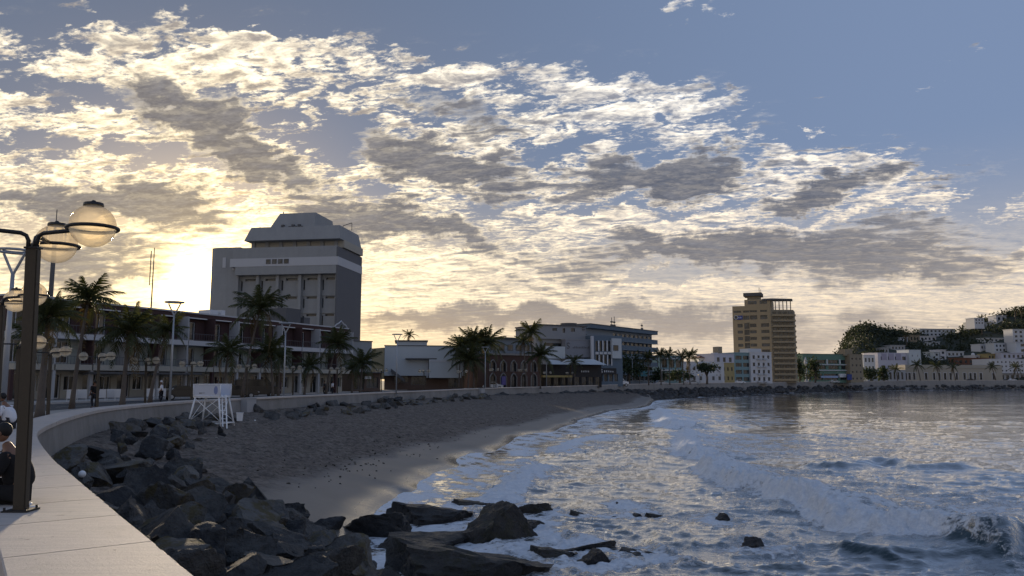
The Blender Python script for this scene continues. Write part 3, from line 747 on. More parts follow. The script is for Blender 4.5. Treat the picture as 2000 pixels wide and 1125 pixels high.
def make_lamp():
    root = empty('globe_lamp', (0, 0, 0))
    p = MB()
    a, t = .060, .022                                              # channel shaped post
    p.prism([(-a, -a * .7), (a, -a * .7), (a, a * .7), (-a, a * .7)], 0, LH); p.box(a - .004, a + .010, -a * .55, a * .55, .02, LH - .02)
    p.build('post', M_post, root)
    b = MB(); b.box(-.14, .14, -.12, .12, .0, .018)
    for sx in (-1, 1):
        for sy in (-1, 1): b.tube([(sx * .115, sy * .095, .018), (sx * .115, sy * .095, .05)], .014, 6)
    b.build('base_plate', M_black, root)
    c = MB(); c.box(-.075, .075, -.056, .056, LH, LH + .02); c.build('cap', M_black, root)
    arm_d, ring_d, cap_d, globe_d = [], [], [], []
    r = .80; GZ = LH + .17; GR = .236
    for k in range(3):
        an = R(-15 + 120 * k); ux, uy = math.cos(an), math.sin(an); am = MB()
        am.tube([(ux * .05, uy * .05, LH), (ux * .05, uy * .05, LH + .09), (ux * .075, uy * .075, LH + .145), (ux * .13, uy * .13, LH + .168), (ux * .25, uy * .25, GZ), (ux * (r - GR - .02), uy * (r - GR - .02), GZ)], .024, 8)
        ar = am.build('arm', M_black, root, True)
        rg = MB(); rg.torus((ux * r, uy * r, GZ), GR + .018, .020, 28, 8); rg.build('ring', M_black, ar, True)
        gm = MB(); gm.ball((ux * r, uy * r, GZ + .03), GR, seg=28, rings=18); gl = gm.build('globe', M_globe, root, True)
        cm = MB(); cm.tube([(ux * r, uy * r, GZ + .03 + GR * .955), (ux * r, uy * r, GZ + .03 + GR * .955 + .03)], [.105, .10], 18); cm.ball((ux * r, uy * r, GZ + .03 + GR + .025), .03, seg=8, rings=6); cm.build('globe_cap', M_black, gl)
    return root
lamp0 = make_lamp()
LAMPS = [((38, 998), None, 'nearest brown lamp post with globes, standing on the wall top beside a seated person', -15)]
lamp_pos = [gnd(40, 998, ZW)]
labs = ['nearest brown globe lamp standing on the coping in the left foreground', 'second globe lamp, cut by the left photo edge behind the nearest post', 'third globe lamp, its post hidden behind the nearest post',
        'fourth globe lamp from the camera, right of the near grey palm trunk', 'fifth globe lamp from the camera, in front of the white menu boards', 'sixth globe lamp from the camera, below the spiky palm', 'seventh globe lamp, just left of the lifeguard stand',
        'eighth globe lamp, right of the lifeguard stand', 'ninth globe lamp, by the tall street light at the hotel', 'tenth globe lamp, at the right end of the three storey hotel', 'eleventh globe lamp, left of the plain pale hall', 'twelfth globe lamp, in front of the pale hall',
        'thirteenth globe lamp, at the right edge of the pale hall', 'fourteenth globe lamp, left of the arched brown facade', 'fifteenth globe lamp, in front of the arched brown facade', 'sixteenth globe lamp, right of the arched brown facade', 'seventeenth globe lamp, below the dark sign panel']
specs = [(5, 15.3, -.0), (44, 26, 0), (105, 34, 0), (199, 43.5, 0), (291, 53, 0), (380, 63, 0), (487, 75, 0), (576, 83, 0), (662, 92, 0), (747, 107, 0), (830, 116, 0), (903, 126, 0), (965, 136, 0), (1020, 147, 0), (1068, 158, 0), (1111, 170, 0)]
for px, d, _ in specs:
    x0 = (px - 1000) / FPX * d
    dd, ss, sd_ = seg_dist(np.array([x0]), np.array([d]), WXY); p, nrm = wall_at(float(ss[0]))
    onw = dd[0] < 1.0 and sd_[0] > 0
    lamp_pos.append(Vector((x0, d, p.z + (0 if onw or d < 20 else LZ + .002))))
for k, p in enumerate(lamp_pos):
    o = lamp0 if k == 0 else copy_tree(lamp0)
    o.location = p
    if k in (1,): o.location.z = ZW + .0
    if k == 0: o.rotation_euler = (0, R(-1.5), 0)
    tag(o, labs[k], 'street lamp', 'globe lamps along the promenade')
    if k > 3:                                                      # far lamps reach the same height over a lower pavement
        o.scale = (1, 1, 1.03)
for k, px in enumerate((1150, 1190, 1228, 1262, 1296, 1330, 1362)):
    d = 182 + k * 15; o = copy_tree(lamp0); x0 = (px - 1000) / FPX * d
    dd, ss, _ = seg_dist(np.array([x0]), np.array([d]), WXY); p, nrm = wall_at(float(ss[0])); o.location = (p.x + nrm.x * 3, p.y + nrm.y * 3, p.z + LZ)
    tag(o, 'small distant globe lamp on the promenade between the palms right of the sign panel', 'street lamp', 'farthest globe lamps')

# ---- tall street lights with a ring head
M_galv = mat('galvanised_pole', (.36, .38, .41), .45, .15, 2.0, metal=.5)
def street_light(px, d, h, lab, pr=.085):
    x0 = (px - 1000) / FPX * d; dd, ss, _ = seg_dist(np.array([x0]), np.array([d]), WXY); zb = wall_at(float(ss[0]))[0].z + LZ
    o = empty('street_light', (x0, d, zb), 0, lab, 'street light', 'tall ring headed street lights')
    m = MB(); m.tube([(0, 0, 0), (0, 0, h * .5), (0, 0, h - .9)], [pr, pr * .85, pr * .6], 10); m.build('pole', M_galv, o, True)
    m = MB(); m.tube([(0, 0, h - .95), (-.42, 0, h - .1)], .05, 6); m.tube([(0, 0, h - .95), (.42, 0, h - .1)], .05, 6); m.build('fork', M_galv, o)
    m = MB(); m.torus((0, 0, h), .62, .055, 28, 6); m.torus((0, 0, h + .03), .40, .03, 24, 6); m.build('ring_head', M_galv, o, True)
    m = MB(); m.box(-.16, .16, -.16, .16, 0, .05); m.build('base_plate', M_galv, o)
    return o
street_light(16, 30, 6.9, 'nearest tall ring headed street light at the left edge, behind the lamp post', .12)
street_light(338, 54, 7.3, 'tall ring headed street light against the sunset glow, left of the lifeguard stand')
street_light(558, 74, 7.3, 'tall ring headed street light in front of the three storey hotel')
street_light(776, 97, 7.6, 'tall ring headed street light in front of the plain pale hall')
street_light(948, 133, 7.4, 'tall street light beside the clump of palms at the brown facade')
street_light(1067, 154, 7.6, 'tall street light in front of the dark sign panel')
street_light(1234, 205, 7.6, 'far tall street light left of the balcony hotel corner')
street_light(1291, 222, 7.4, 'farthest tall street light right of the balcony hotel')

# ================================================================== lifeguard stand
M_white = mat('white_paint_metal', (.80, .81, .83), .5, .12, 1.5, .05, 20)
M_grey = mat('grey_panel', (.58, .60, .67), .6, .14, 1.2)
LX, LY = gnd(412, 832, 2.05).x, gnd(412, 832, 2.05).y
lz = float(sand_z(np.array([LX]), np.array([LY]), rough=False)[0])
tw = empty('lifeguard_stand', (LX, LY, lz), R(-6), 'white lifeguard stand on splayed legs with a ladder, on the beach', 'lifeguard stand')
k = LY / FPX
def leg(a, b, name='leg', r=.06): m = MB(); m.tube([a, b], r, 6); return m.build(name, M_white, tw, True)
W2, H1, H2, D2 = 26 * k, 54 * k, 78 * k, .72
ft = 1.28
for sx in (-1, 1):
    for sy in (-1, 1): leg((sx * W2 * ft, sy * D2 * 1.25, -.1), (sx * W2 * .9, sy * D2 * .9, H1))
for sy in (-1, 1):
    leg((-W2 * ft, sy * D2 * 1.24, .12), (W2 * ft, sy * D2 * 1.24, .12), 'rail', .035)
    leg((-W2 * 1.2, sy * D2 * 1.2, .25), (W2 * .92, sy * D2 * .92, H1 - .1), 'brace', .022); leg((W2 * 1.2, sy * D2 * 1.2, .25), (-W2 * .92, sy * D2 * .92, H1 - .1), 'brace', .022)
for sx in (-1, 1):
    leg((sx * W2 * ft, -D2 * 1.24, .12), (sx * W2 * ft, D2 * 1.24, .12), 'rail', .035); leg((sx * W2 * 1.2, -D2 * 1.2, .2), (sx * W2 * .92, D2 * .92, H1 - .1), 'brace', .022)
m = MB(); m.box(-W2 * 1.02, W2 * 1.02, -D2, D2, H1 - .06, H1); m.build('deck', M_white, tw)
for nm, q in (('panel', (-W2 * .99, W2 * .99, -D2 + .005, -D2 + .03, H1 + .06, H2 - .05)), ('panel', (-W2 * .99, W2 * .99, D2 - .03, D2 - .005, H1 + .06, H2 - .05)), ('panel', (-W2 * .99, -W2 * .96, -D2 + .04, D2 - .04, H1 + .06, H2 - .05))):
    m = MB(); m.box(*q); m.build(nm, M_grey, tw)
fr = MB()
for sy in (-1, 1):
    for zz in (H1 + .03, H2 - .02): fr.tube([(-W2 * 1.03, sy * D2, zz), (W2 * 1.03, sy * D2, zz)], .032, 6)
    for sx in (-1, 1): fr.tube([(sx * W2 * 1.03, sy * D2, H1), (sx * W2 * 1.03, sy * D2, H2)], .032, 6)
for sx in (-1, 1): fr.tube([(sx * W2 * 1.03, -D2, H2 - .02), (sx * W2 * 1.03, D2, H2 - .02)], .032, 6)
fr.build('railing', M_white, tw, True)
mk = MB(); mk.box(-W2 * .60, -W2 * .38, -D2 - .004, -D2 + .004, H1 + .20, H1 + .25); mk.box(-W2 * .36, -W2 * .16, -D2 - .004, -D2 + .004, H1 + .22, H1 + .245); mk.build('faded_mark', mat('faded_print', (.10, .10, .12), .7), tw)
mk = MB(); mk.ball((W2 * .68, -D2 + .004, H1 + .40), .13, .006, .26, 14, 8); mk.build('faded_emblem', mat('faded_blue_print', (.22, .26, .45), .7), tw)
la = MB()
for off in (-.13, .13): la.tube([(W2 * .98 + off, -D2 * .2, H1 + .1), (W2 * 1.0 + .75 + off, -D2 * 1.9, -.15)], .04, 6)
la.build('ladder_rail', M_white, tw)
for j in range(7):
    t = (j + .7) / 8; a = Vector((W2 * .98, -D2 * .2, H1 + .1)).lerp(Vector((W2 + .75, -D2 * 1.9, -.15)), t); m = MB(); m.tube([a + Vector((-.13, 0, 0)), a + Vector((.13, 0, 0))], .025, 6); m.build('rung', M_white, tw)
# pale concrete block in the wall, small bits of litter
def sandpt(px, py, zg=2.0):
    p = gnd(px, py, zg); zz = float(sand_z(np.array([p.x]), np.array([p.y]), rough=False)[0]); p = gnd(px, py, zz); return Vector((p.x, p.y, zz))
def wall_block(px, wpx, lab, m):
    r_ = ray(px, 790); best = min(((abs(q.x / q.y - r_.x / r_.y), i) for i, q in enumerate(WP) if q.y > 30)); i = best[1]; q = WP[i]
    t_ = Vector((WN[i].y, -WN[i].x, 0)); w = wpx * q.y / FPX / 2; b = MB(); ang = math.atan2(t_.y, t_.x)
    b.box(-w, w, -.55, .0, -2.4, -.03); b.box(-w * 1.02, w * 1.02, -.6, .0, -.029, .05)
    tag(b.build('buttress', m, None, False, (q.x, q.y, q.z), (0, 0, ang)), lab, 'buttress')
M_pale = mat('pale_patched_concrete', (.36, .36, .37), .9, .2, 1.0, .3, 12, streak=.3)
wall_block(482, 38, 'pale patched concrete buttress of the sea wall right of the lifeguard stand', M_pale)
wall_block(940, 18, 'pale concrete buttress in the far straight part of the sea wall', M_pale)
p = sandpt(468, 822); m = MB(); m.profile([(-.16, 0), (.16, 0), (.20, .5), (-.20, .5)], -.16, .16); m.box(-.22, .22, -.18, .18, .5, .55)
tag(m.build('bin', M_white, None, False, p, (0, 0, .2)), 'small white bucket at the foot of the pale buttress', 'bucket')
p = gnd(160, 929, 2.9); bpy.context.view_layer.update(); hit, hp_, *_r = S.ray_cast(bpy.context.evaluated_depsgraph_get(), Vector((0, 0, EYE)), ray(160, 931).normalized())
p = hp_ if hit else p; m = MB(); m.ball((0, 0, 0), .085, seg=14, rings=10); tag(m.build('ball', M_white, None, True, (p.x, p.y, p.z + .06)), 'white round float lying among the near boulders', 'float')
M_dark = mat('dark_cloth', (.012, .012, .014), .9, .3, 6.0)
p = sandpt(432, 856); m = MB(); m.ball((0, 0, .14), .30, .22, .17, 12, 8); m.ball((-.08, .02, .34), .17, .15, .22, 10, 8); m.ball((-.14, .0, .56), .09, .09, .12, 10, 6); m.tube([(.1, 0, .18), (.32, -.1, .1)], [.11, .07], 8)
tag(m.build('dark_bundle', M_dark, None, True, p, (0, 0, -.3)), 'black heap of clothes or bags on the sand below the lifeguard stand', 'bundle')
p = sandpt(412, 856); m = MB(); m.box(-.34, .34, -.04, .04, .02, .06); tag(m.build('driftwood', mat('bleached_wood', (.55, .50, .42), .9), None, False, p, (0, .05, .1)), 'pale stick lying on the sand left of the black heap', 'driftwood')
for (px, py, sz) in ((416, 866, .05), (498, 822, .07), (505, 893, .05), (560, 905, .06), (415, 891, .05)):
    p = sandpt(px, py); m = MB(); m.ball((0, 0, .03), sz, sz * .8, sz * .7, 8, 6); tag(m.build('litter', M_white, None, True, p), 'tiny pale scrap lying on the trampled sand', 'litter', 'scraps on the sand')

# ================================================================== people
M_skin = mat('skin', (.20, .105, .065), .6, .1, 4.0); M_hair = mat('black_hair', (.010, .009, .009), .6, .2, 20.0)
M_shirtw = mat('white_shirt', (.72, .73, .78), .85, .08, 3.0, .1, 12); M_shirtb = mat('black_shirt', (.010, .010, .012), .85, .2, 3.0, .15, 10); M_denim = mat('dark_trousers', (.02, .022, .03), .9, .2, 3.0)
def skin_mesh(name, joints, edges, m, sub=2):
    me = bpy.data.meshes.new(name); me.from_pydata([j[:3] for j in joints], edges, [])
    o = bpy.data.objects.new(name, me); COL.objects.link(o)
    md = o.modifiers.new('s', 'SKIN'); md.use_smooth_shade = True
    for i, j in enumerate(joints): me.skin_vertices[0].data[i].radius = (j[3], j[4] if len(j) > 4 else j[3])
    me.skin_vertices[0].data[0].use_root = True
    sm = o.modifiers.new('u', 'SUBSURF'); sm.levels = sub; sm.render_levels = sub
    dg = bpy.context.evaluated_depsgraph_get(); em = bpy.data.meshes.new_from_object(o.evaluated_get(dg)); bpy.data.objects.remove(o)
    em.name = name; em.materials.clear(); em.materials.append(m); em.shade_smooth(); return em
def person(loc, rz, label, shirt, trousers, pose, scale=1.0, cap=False, group=None):
    """pose 'sit': knees forward (+x), 'walk': standing stride.  One continuous body, clothes and hair as children"""
    o = empty('person', loc, rz, label, 'person', group); o.scale = (scale,) * 3
    if pose == 'sit':
        hz = .12; J = [(0, 0, hz, .15, .17), (.05, 0, hz + .25, .135, .16), (.14, 0, hz + .46, .14, .17), (.18, 0, hz + .55, .06), (.22, 0, hz + .62, .058)]
        hip = [(.06, .10, hz, .095), (.42, .13, hz + .02, .075), (.46, .14, hz - .38, .05), (.44, .14, hz - .42, .04), (.60, .15, hz - .44, .035)]
        arm = [(.14, .19, hz + .45, .058), (.24, .24, hz + .22, .045), (.46, .14, hz + .16, .034), (.53, .11, hz + .16, .03)]; hd = (.26, 0, hz + .73)
    else:
        hz = .90; J = [(0, 0, hz, .14, .17), (.0, 0, hz + .25, .12, .15), (.01, 0, hz + .50, .13, .18), (.02, 0, hz + .58, .06), (.03, 0, hz + .65, .055)]
        hip = [(.0, .09, hz - .06, .09), (.10, .10, .48, .065), (-.02, .10, .08, .042), (-.02, .10, .05, .038), (.13, .11, .04, .035)]
        arm = [(.0, .21, hz + .48, .055), (-.04, .26, hz + .2, .042), (.10, .25, hz - .02, .032), (.13, .24, hz - .10, .03)]; hd = (.04, 0, hz + .76)
    joints = list(J); edges = [(0, 1), (1, 2), (2, 3), (3, 4)]; paths = {}
    for sgn in (1, -1):
        st = 1.0 if pose == 'sit' or sgn > 0 else -.9
        prev = 0; ids = []
        for (a, b, c, *r) in hip:
            joints.append((a * st if pose != 'sit' else a, b * sgn, c, *r)); edges.append((prev, len(joints) - 1)); prev = len(joints) - 1; ids.append(prev)
        prev = 2; ia = []
        for (a, b, c, *r) in arm:
            joints.append((a, b * sgn, c, *r)); edges.append((prev, len(joints) - 1)); prev = len(joints) - 1; ia.append(prev)
        paths[sgn] = (ids, ia)
    link('body', skin_mesh('body', joints, edges, M_skin), o)
    def cloth(name, ids, es, m, grow): jj = [tuple(joints[i][:3]) + tuple(r + grow for r in joints[i][3:]) for i in ids]; link(name, skin_mesh(name, jj, es, m), o)
    # shirt: trunk and upper arms
    ids = [0, 1, 2]; es = [(0, 1), (1, 2)]
    for sgn in (1, -1):
        a = paths[sgn][1]; n = len(ids); ids += [a[0], a[1]]; es += [(2, n), (n, n + 1)]
    cloth('shirt', ids, es, shirt, .034)
    ids = [0]; es = []
    for sgn in (1, -1):
        a = paths[sgn][0]; n = len(ids); ids += a[:3]; es += [(0, n), (n, n + 1), (n + 1, n + 2)]
    cloth('trousers', ids, es, trousers, .016)
    h = MB(); h.ball(hd, .088, .076, .115, 16, 12); h.ball((hd[0] + .088, hd[1], hd[2] - .012), .018, .014, .022, 8, 6)
    for sgn in (1, -1): h.ball((hd[0], sgn * .078, hd[2] - .005), .022, .012, .03, 8, 6)
    h.ball((hd[0] + .035, hd[1], hd[2] - .075), .05, .05, .045, 10, 8)
    h.build('head', M_skin, o, True)
    e = MB()
    for sgn in (1, -1): e.ball((hd[0] + .080, sgn * .03, hd[2] + .012), .012, .014, .008, 8, 6)
    e.box(hd[0] + .078, hd[0] + .084, -.024, .024, hd[2] - .056, hd[2] - .050); e.build('face_features', M_hair, o, True)
    hr = MB(); hr.ball((hd[0] - .016, hd[1], hd[2] + .030), .098, .088, .100, 16, 12); hr.build('hair', M_hair if not cap else M_shirtw, o, True)
    # hands: palm and five fingers
    for sgn in (1, -1):
        j = joints[paths[sgn][1][-1]]; hm = MB(); hm.ball((j[0] + .03, j[1], j[2]), .045, .036, .02, 10, 8)
        for f in range(4):
            y_ = j[1] + (f - 1.5) * .019; L = (.062, .075, .07, .052)[f]; hm.tube([(j[0] + .06, y_, j[2]), (j[0] + .06 + L * .55, y_, j[2] - .008), (j[0] + .06 + L, y_, j[2] - .03)], [.010, .009, .007], 6)
        hm.tube([(j[0] + .01, j[1] - sgn * .03, j[2]), (j[0] + .04, j[1] - sgn * .056, j[2] - .005), (j[0] + .07, j[1] - sgn * .06, j[2] - .015)], [.011, .010, .008], 6)
        hm.build('hand', M_skin, o, True)
    sh = MB()
    for sgn in (1, -1):
        j = joints[paths[sgn][0][-1]]; i = joints[paths[sgn][0][-2]]; sh.ball(((i[0] + j[0]) / 2 + .01, j[1], (i[2] + j[2]) / 2 - .012), .13, .05, .05, 10, 8)
    sh.build('shoes', M_denim, o, True)
    return o
pa = gnd(14, 984, ZW)
person((pa.x + .12, pa.y + .05, ZW + .02), R(196), 'person in black sitting on the coping behind the nearest lamp post', M_shirtb, M_shirtb, 'sit', .92)
pb = gnd(16, 838, ZW)
person((pb.x + .05, pb.y, ZW + .02), R(190), 'person in a white shirt sitting on the wall at the left edge, leaning forward', M_shirtw, M_denim, 'sit', 1.05)
def road_z(x0, d): return wall_at(float(seg_dist(np.array([x0]), np.array([d]), WXY)[1][0]))[0].z + LZ
def walker(px, d, rz, lab, sh, tr, cap=False):
    x0 = (px - 1000) / FPX * d; person((x0, d, road_z(x0, d) - .0), R(rz), lab, sh, tr, 'walk', 1.02, cap)
walker(321, 64, 200, 'person in a white shirt and cap walking left of the street light', M_shirtw, M_denim, True)
walker(652, 94, 30, 'person in a white shirt at the right end of the hotel, nearer the doors', M_shirtw, M_denim)
walker(637, 97, 180, 'person in dark clothes beside the white shirted one at the hotel end', M_denim, M_denim)
walker(192, 52, 150, 'person in dark clothes walking left of the white menu boards', M_shirtb, M_denim)
walker(430, 88, 160, 'person in black standing behind the lifeguard stand near the hotel doorway', M_shirtb, M_denim)

# slip on the coping by the post
p = gnd(54, 993, ZW); m = MB(); m.ball((0, 0, .015), .11, .05, .012, 14, 6); m.tube([(-.02, -.045, .02), (.03, -.02, .05), (.03, .03, .05), (-.02, .045, .02)], .012, 6)
tag(m.build('sandal', M_white, None, True, (p.x, p.y, ZW), (0, 0, .5)), 'pale sandal lying on the coping at the lamp foot', 'sandal')

# wrack line: torn weed and specks along the edge of the smooth sand
wm_ = MB(); rgw = random.Random(12); sh_i = [q for q in SHs if 28 < q[1] < 190]
for k in range(300):
    i = rgw.randrange(len(sh_i) - 1); t = rgw.random(); q = Vector((*sh_i[i], 0)).lerp(Vector((*sh_i[i + 1], 0)), t); dd_ = abs(rgw.gauss(5.0, 1.3)); q.x -= dd_ * .8; q.y += dd_ * .5
    zz = float(sand_z(np.array([q.x]), np.array([q.y]), rough=False)[0]); a = rgw.uniform(.02, .075) * (1 + q.y / 160); an = rgw.uniform(0, 6.3); c_, s_ = math.cos(an), math.sin(an)
    pts_ = [(math.cos(j * 1.047) * a * rgw.uniform(.6, 1.5), math.sin(j * 1.047) * a * .5 * rgw.uniform(.6, 1.4)) for j in range(6)]
    wm_.hull([(q.x + u_ * c_ - v_ * s_, q.y + u_ * s_ + v_ * c_, zz - .03) for u_, v_ in pts_], [(q.x + .5 * (u_ * c_ - v_ * s_), q.y + .5 * (u_ * s_ + v_ * c_), zz + .025 + a * .2) for u_, v_ in pts_])
tag(wm_.build('wrack_line', mat('dried_weed', (.035, .028, .020), .9, .3, 3.0)), 'scattered dark weed and specks along the edge of the smooth sand', 'seaweed', kind='stuff')

# ================================================================== palms and trees
def leaf_mat(name, c1, c2):
    m = bpy.data.materials.new(name); m.use_nodes = True; nt = m.node_tree; b = nt.nodes['Principled BSDF']
    ge = nt.nodes.new('ShaderNodeNewGeometry'); n = noise(nt, ge.outputs['Position'], 1.2, 3, .6); oi = nt.nodes.new('ShaderNodeObjectInfo')
    nt.links.new(mixc(nt, (n - .5) * 1.8 + X(nt, oi.outputs['Random']) * .5 + .25, c1, c2), b.inputs['Base Color'])
    b.inputs['Roughness'].default_value = .65; b.inputs['Specular IOR Level'].default_value = .25
    tl = nt.nodes.new('ShaderNodeBsdfTranslucent'); tl.inputs[0].default_value = (c2[0] * 1.6, c2[1] * 1.6, c2[2], 1)
    mx = nt.nodes.new('ShaderNodeMixShader'); mx.inputs[0].default_value = .18
    out = nt.nodes['Material Output']; nt.links.new(b.outputs[0], mx.inputs[1]); nt.links.new(tl.outputs[0], mx.inputs[2]); nt.links.new(mx.outputs[0], out.inputs[0])
    return m
M_palm = leaf_mat('palm_leaf', (.022, .030, .014), (.065, .072, .028)); M_dry = leaf_mat('dry_palm_leaf', (.06, .042, .022), (.13, .095, .05))
M_leaf = leaf_mat('tree_leaf', (.014, .024, .014), (.045, .062, .030)); M_trunk = mat('palm_trunk', (.12, .10, .085), .95, .35, 3.0, .6, 14, streak=0.0)
def frond_mesh(name, seed, droop, m, n=26):
    """one feather leaf of unit length along +x, arching down, leaflets hanging on both sides"""
    rg = random.Random(seed); b = MB(); pts = []
    for i in range(n + 1):
        t = i / n; pts.append(Vector((t * (1 - .16 * droop * t), .03 * math.sin(t * 3) * rg.uniform(.5, 1), .20 * t - droop * t * t * .62)))
    b.tube([pts[i] for i in range(0, n + 1, 5)] + [pts[-1]], [.014 * (1 - .8 * i / 6) + .002 for i in range(len(range(0, n + 1, 5)) + 1)], 4)
    for i in range(2, n + 1):
        t = i / n; L = .30 * math.sin(math.pi * min(1, .12 + t * .82)) ** .7 * rg.uniform(.8, 1.15); d = (pts[i] - pts[i - 1]).normalized()
        for sgn in (1, -1):
            side = Vector((0, sgn, 0)); hang = Vector((0, 0, -1))
            dv = (d * .55 + side * rg.uniform(.55, .85) + hang * rg.uniform(.35, .9) * (.4 + .9 * t)).normalized() * L
            w = d * .017; p = pts[i]
            mid = p + dv * .55 + Vector((0, 0, .02)); tip = p + dv + Vector((0, 0, -.10 * L))
            b.add([p - w, p + w, mid + w * .9, mid - w * .9, tip], [(0, 1, 2, 3), (3, 2, 4)])
    return b.mesh(name, m)
FRONDS = [frond_mesh('frond_%d' % k, k, dr, M_palm) for k, dr in enumerate((.35, .6, .85, 1.15, 1.5))] + [frond_mesh('dry_frond', 9, 2.0, M_dry)]
def palm(base, crown, rad, label, nf=20, seed=1, group='coconut palms along the promenade', parts=True, wind=0.0, thick=.11):
    rg = random.Random(seed); base = Vector(base); crown = Vector(crown); o = empty('palm_tree', base, 0, label, 'palm tree', group)
    c = crown - base; b = MB(); P = []; Rd = []
    for i in range(11):
        t = i / 10; q = Vector((c.x * (t ** 1.4), c.y * t, c.z * t)); P.append(q); Rd.append(thick * (1.35 - .65 * t + (.5 * (1 - t * 8) if t < .12 else 0)) * (1 + .05 * (i % 2)))
    b.tube(P, Rd, 9); b.build('trunk', M_trunk, o, True)
    k = MB(); k.ball((c.x, c.y, c.z - .05), thick * 1.5, thick * 1.5, thick * 2.2, 10, 8)
    for j in range(5): a = rg.uniform(0, 6.3); k.ball((c.x + math.cos(a) * .25, c.y + math.sin(a) * .25, c.z - .35), .14, seg=8, rings=6)
    k.build('crown_heart', M_dry, o, True)
    for j in range(nf):
        a = j * 2.39996 + rg.uniform(-.2, .2); lv = j / nf                       # upright in the middle, hanging outside
        pitch = R(72 - 92 * lv + rg.uniform(-8, 8)); me = FRONDS[min(4, int(lv * 4.6 + rg.random() * .8))]
        if j >= nf - 2 and rg.random() < .7: me = FRONDS[5]; pitch = R(-25)
        L = rad * rg.uniform(.88, 1.12) * (.82 if lv < .2 else 1)
        f = link('frond', me, o, c, (0, -pitch, a + wind * math.sin(a)), (L, L, L)); f.rotation_euler = (rg.uniform(-.35, .35), -pitch, a)
    return o
def ppalm(bx, by, d, cx, cy, rpx, label, seed, nf=20, zb=None, dc=None, **kw):
    x0 = (bx - 1000) / FPX * d; zb = road_z(x0, d) if zb is None else zb
    cr = at(cx, cy, dc or d); return palm((x0, d, zb), cr, rpx * 1.14 * d / FPX, label, int(nf * 1.05), seed, **kw)
ppalm(89, 800, 37, 95, 622, 62, 'near dense palm with a grey trunk just right of the nearest lamp post', 2, 26, thick=.14)
ppalm(150, 790, 50, 172, 588, 62, 'tallest left palm spread against the sunset, above the hotel roof', 3, 22)
ppalm(247, 790, 52, 252, 650, 66, 'broad spiky palm above the sixth globe lamp', 4, 24, thick=.13)
ppalm(300, 780, 62, 325, 648, 46, 'palm behind the tall street light at the sunset glow', 5, 20)
ppalm(60, 790, 46, 62, 660, 55, 'half hidden dark palm directly behind the nearest lamp post', 16, 20)
ppalm(478, 772, 80, 508, 606, 58, 'tallest palm in front of the white tower, trunk leaning right', 6, 22)
ppalm(441, 778, 76, 446, 688, 46, 'shorter palm left of the tallest tower palm', 7, 20)
ppalm(537, 772, 84, 528, 690, 46, 'bushy palm right of the tallest tower palm', 8, 22)
ppalm(548, 770, 88, 545, 702, 34, 'slim palm beside the street light at the hotel', 18, 16)
ppalm(640, 766, 96, 657, 672, 42, 'palm in front of the right end of the hotel, trunk leaning right', 9, 20)
ppalm(598, 770, 94, 604, 716, 32, 'low palm in front of the hotel ground floor', 10, 18)
ppalm(706, 762, 102, 708, 712, 38, 'short dense palm in the gap between hotel and pale hall', 11, 22)
ppalm(690, 763, 108, 688, 722, 26, 'smallest palm left of the gap at the hotel end', 21, 16)
ppalm(800, 760, 200, 799, 655, 15, 'lone distant palm rising behind the pale hall', 12, 16, zb=3)
ppalm(897, 756, 138, 900, 682, 38, 'left palm of the dense clump beside the pale hall', 13, 22)
ppalm(926, 756, 140, 922, 668, 38, 'middle palm of the dense clump beside the pale hall', 14, 24)
ppalm(948, 756, 142, 950, 672, 40, 'right, highest palm of the dense clump beside the pale hall', 15, 22)
ppalm(915, 756, 136, 918, 705, 40, 'lowest palm of the dense clump beside the pale hall', 22, 22)
ppalm(1041, 752, 152, 1037, 650, 31, 'tall palm silhouetted right of the arched brown facade', 17, 20)
ppalm(1055, 752, 150, 1056, 695, 34, 'lower palm right of the arched brown facade', 23, 20)
ppalm(1028, 752, 150, 1022, 668, 20, 'small palm crown left of the tall silhouetted palm', 24, 16)
ppalm(1122, 750, 172, 1121, 708, 20, 'small palm in front of the pale canopy roof', 19, 18)
ppalm(1265, 748, 205, 1266, 700, 20, 'left palm of the group at the balcony hotel corner', 20, 18)
ppalm(1289, 748, 212, 1290, 694, 19, 'second palm of the group right of the balcony hotel', 25, 18)
ppalm(1306, 748, 218, 1306, 695, 19, 'third palm of the group right of the balcony hotel', 26, 18)
ppalm(1333, 748, 222, 1332, 698, 18, 'slim palm left of the fuller one, before the low white houses', 27, 16)
ppalm(1345, 748, 225, 1347, 696, 22, 'fuller palm before the low white houses', 28, 20)
for k, (px, cy, r_) in enumerate(((1792, 714, 15), (1829, 716, 15), (1860, 718, 13), (1938, 717, 13), (1984, 718, 14), (1748, 722, 14))):
    ppalm(px, 742, 420, px + (k % 3 - 1), cy, r_, ['first palm from the left before the long cream building', 'second palm before the long cream building', 'third palm before the long cream building', 'palm at the right end of the long cream building', 'palm at the right photo edge before the white apartments', 'palm left of the long cream building'][k], 30 + k, 14, group='palms on the far promenade', thick=.22)

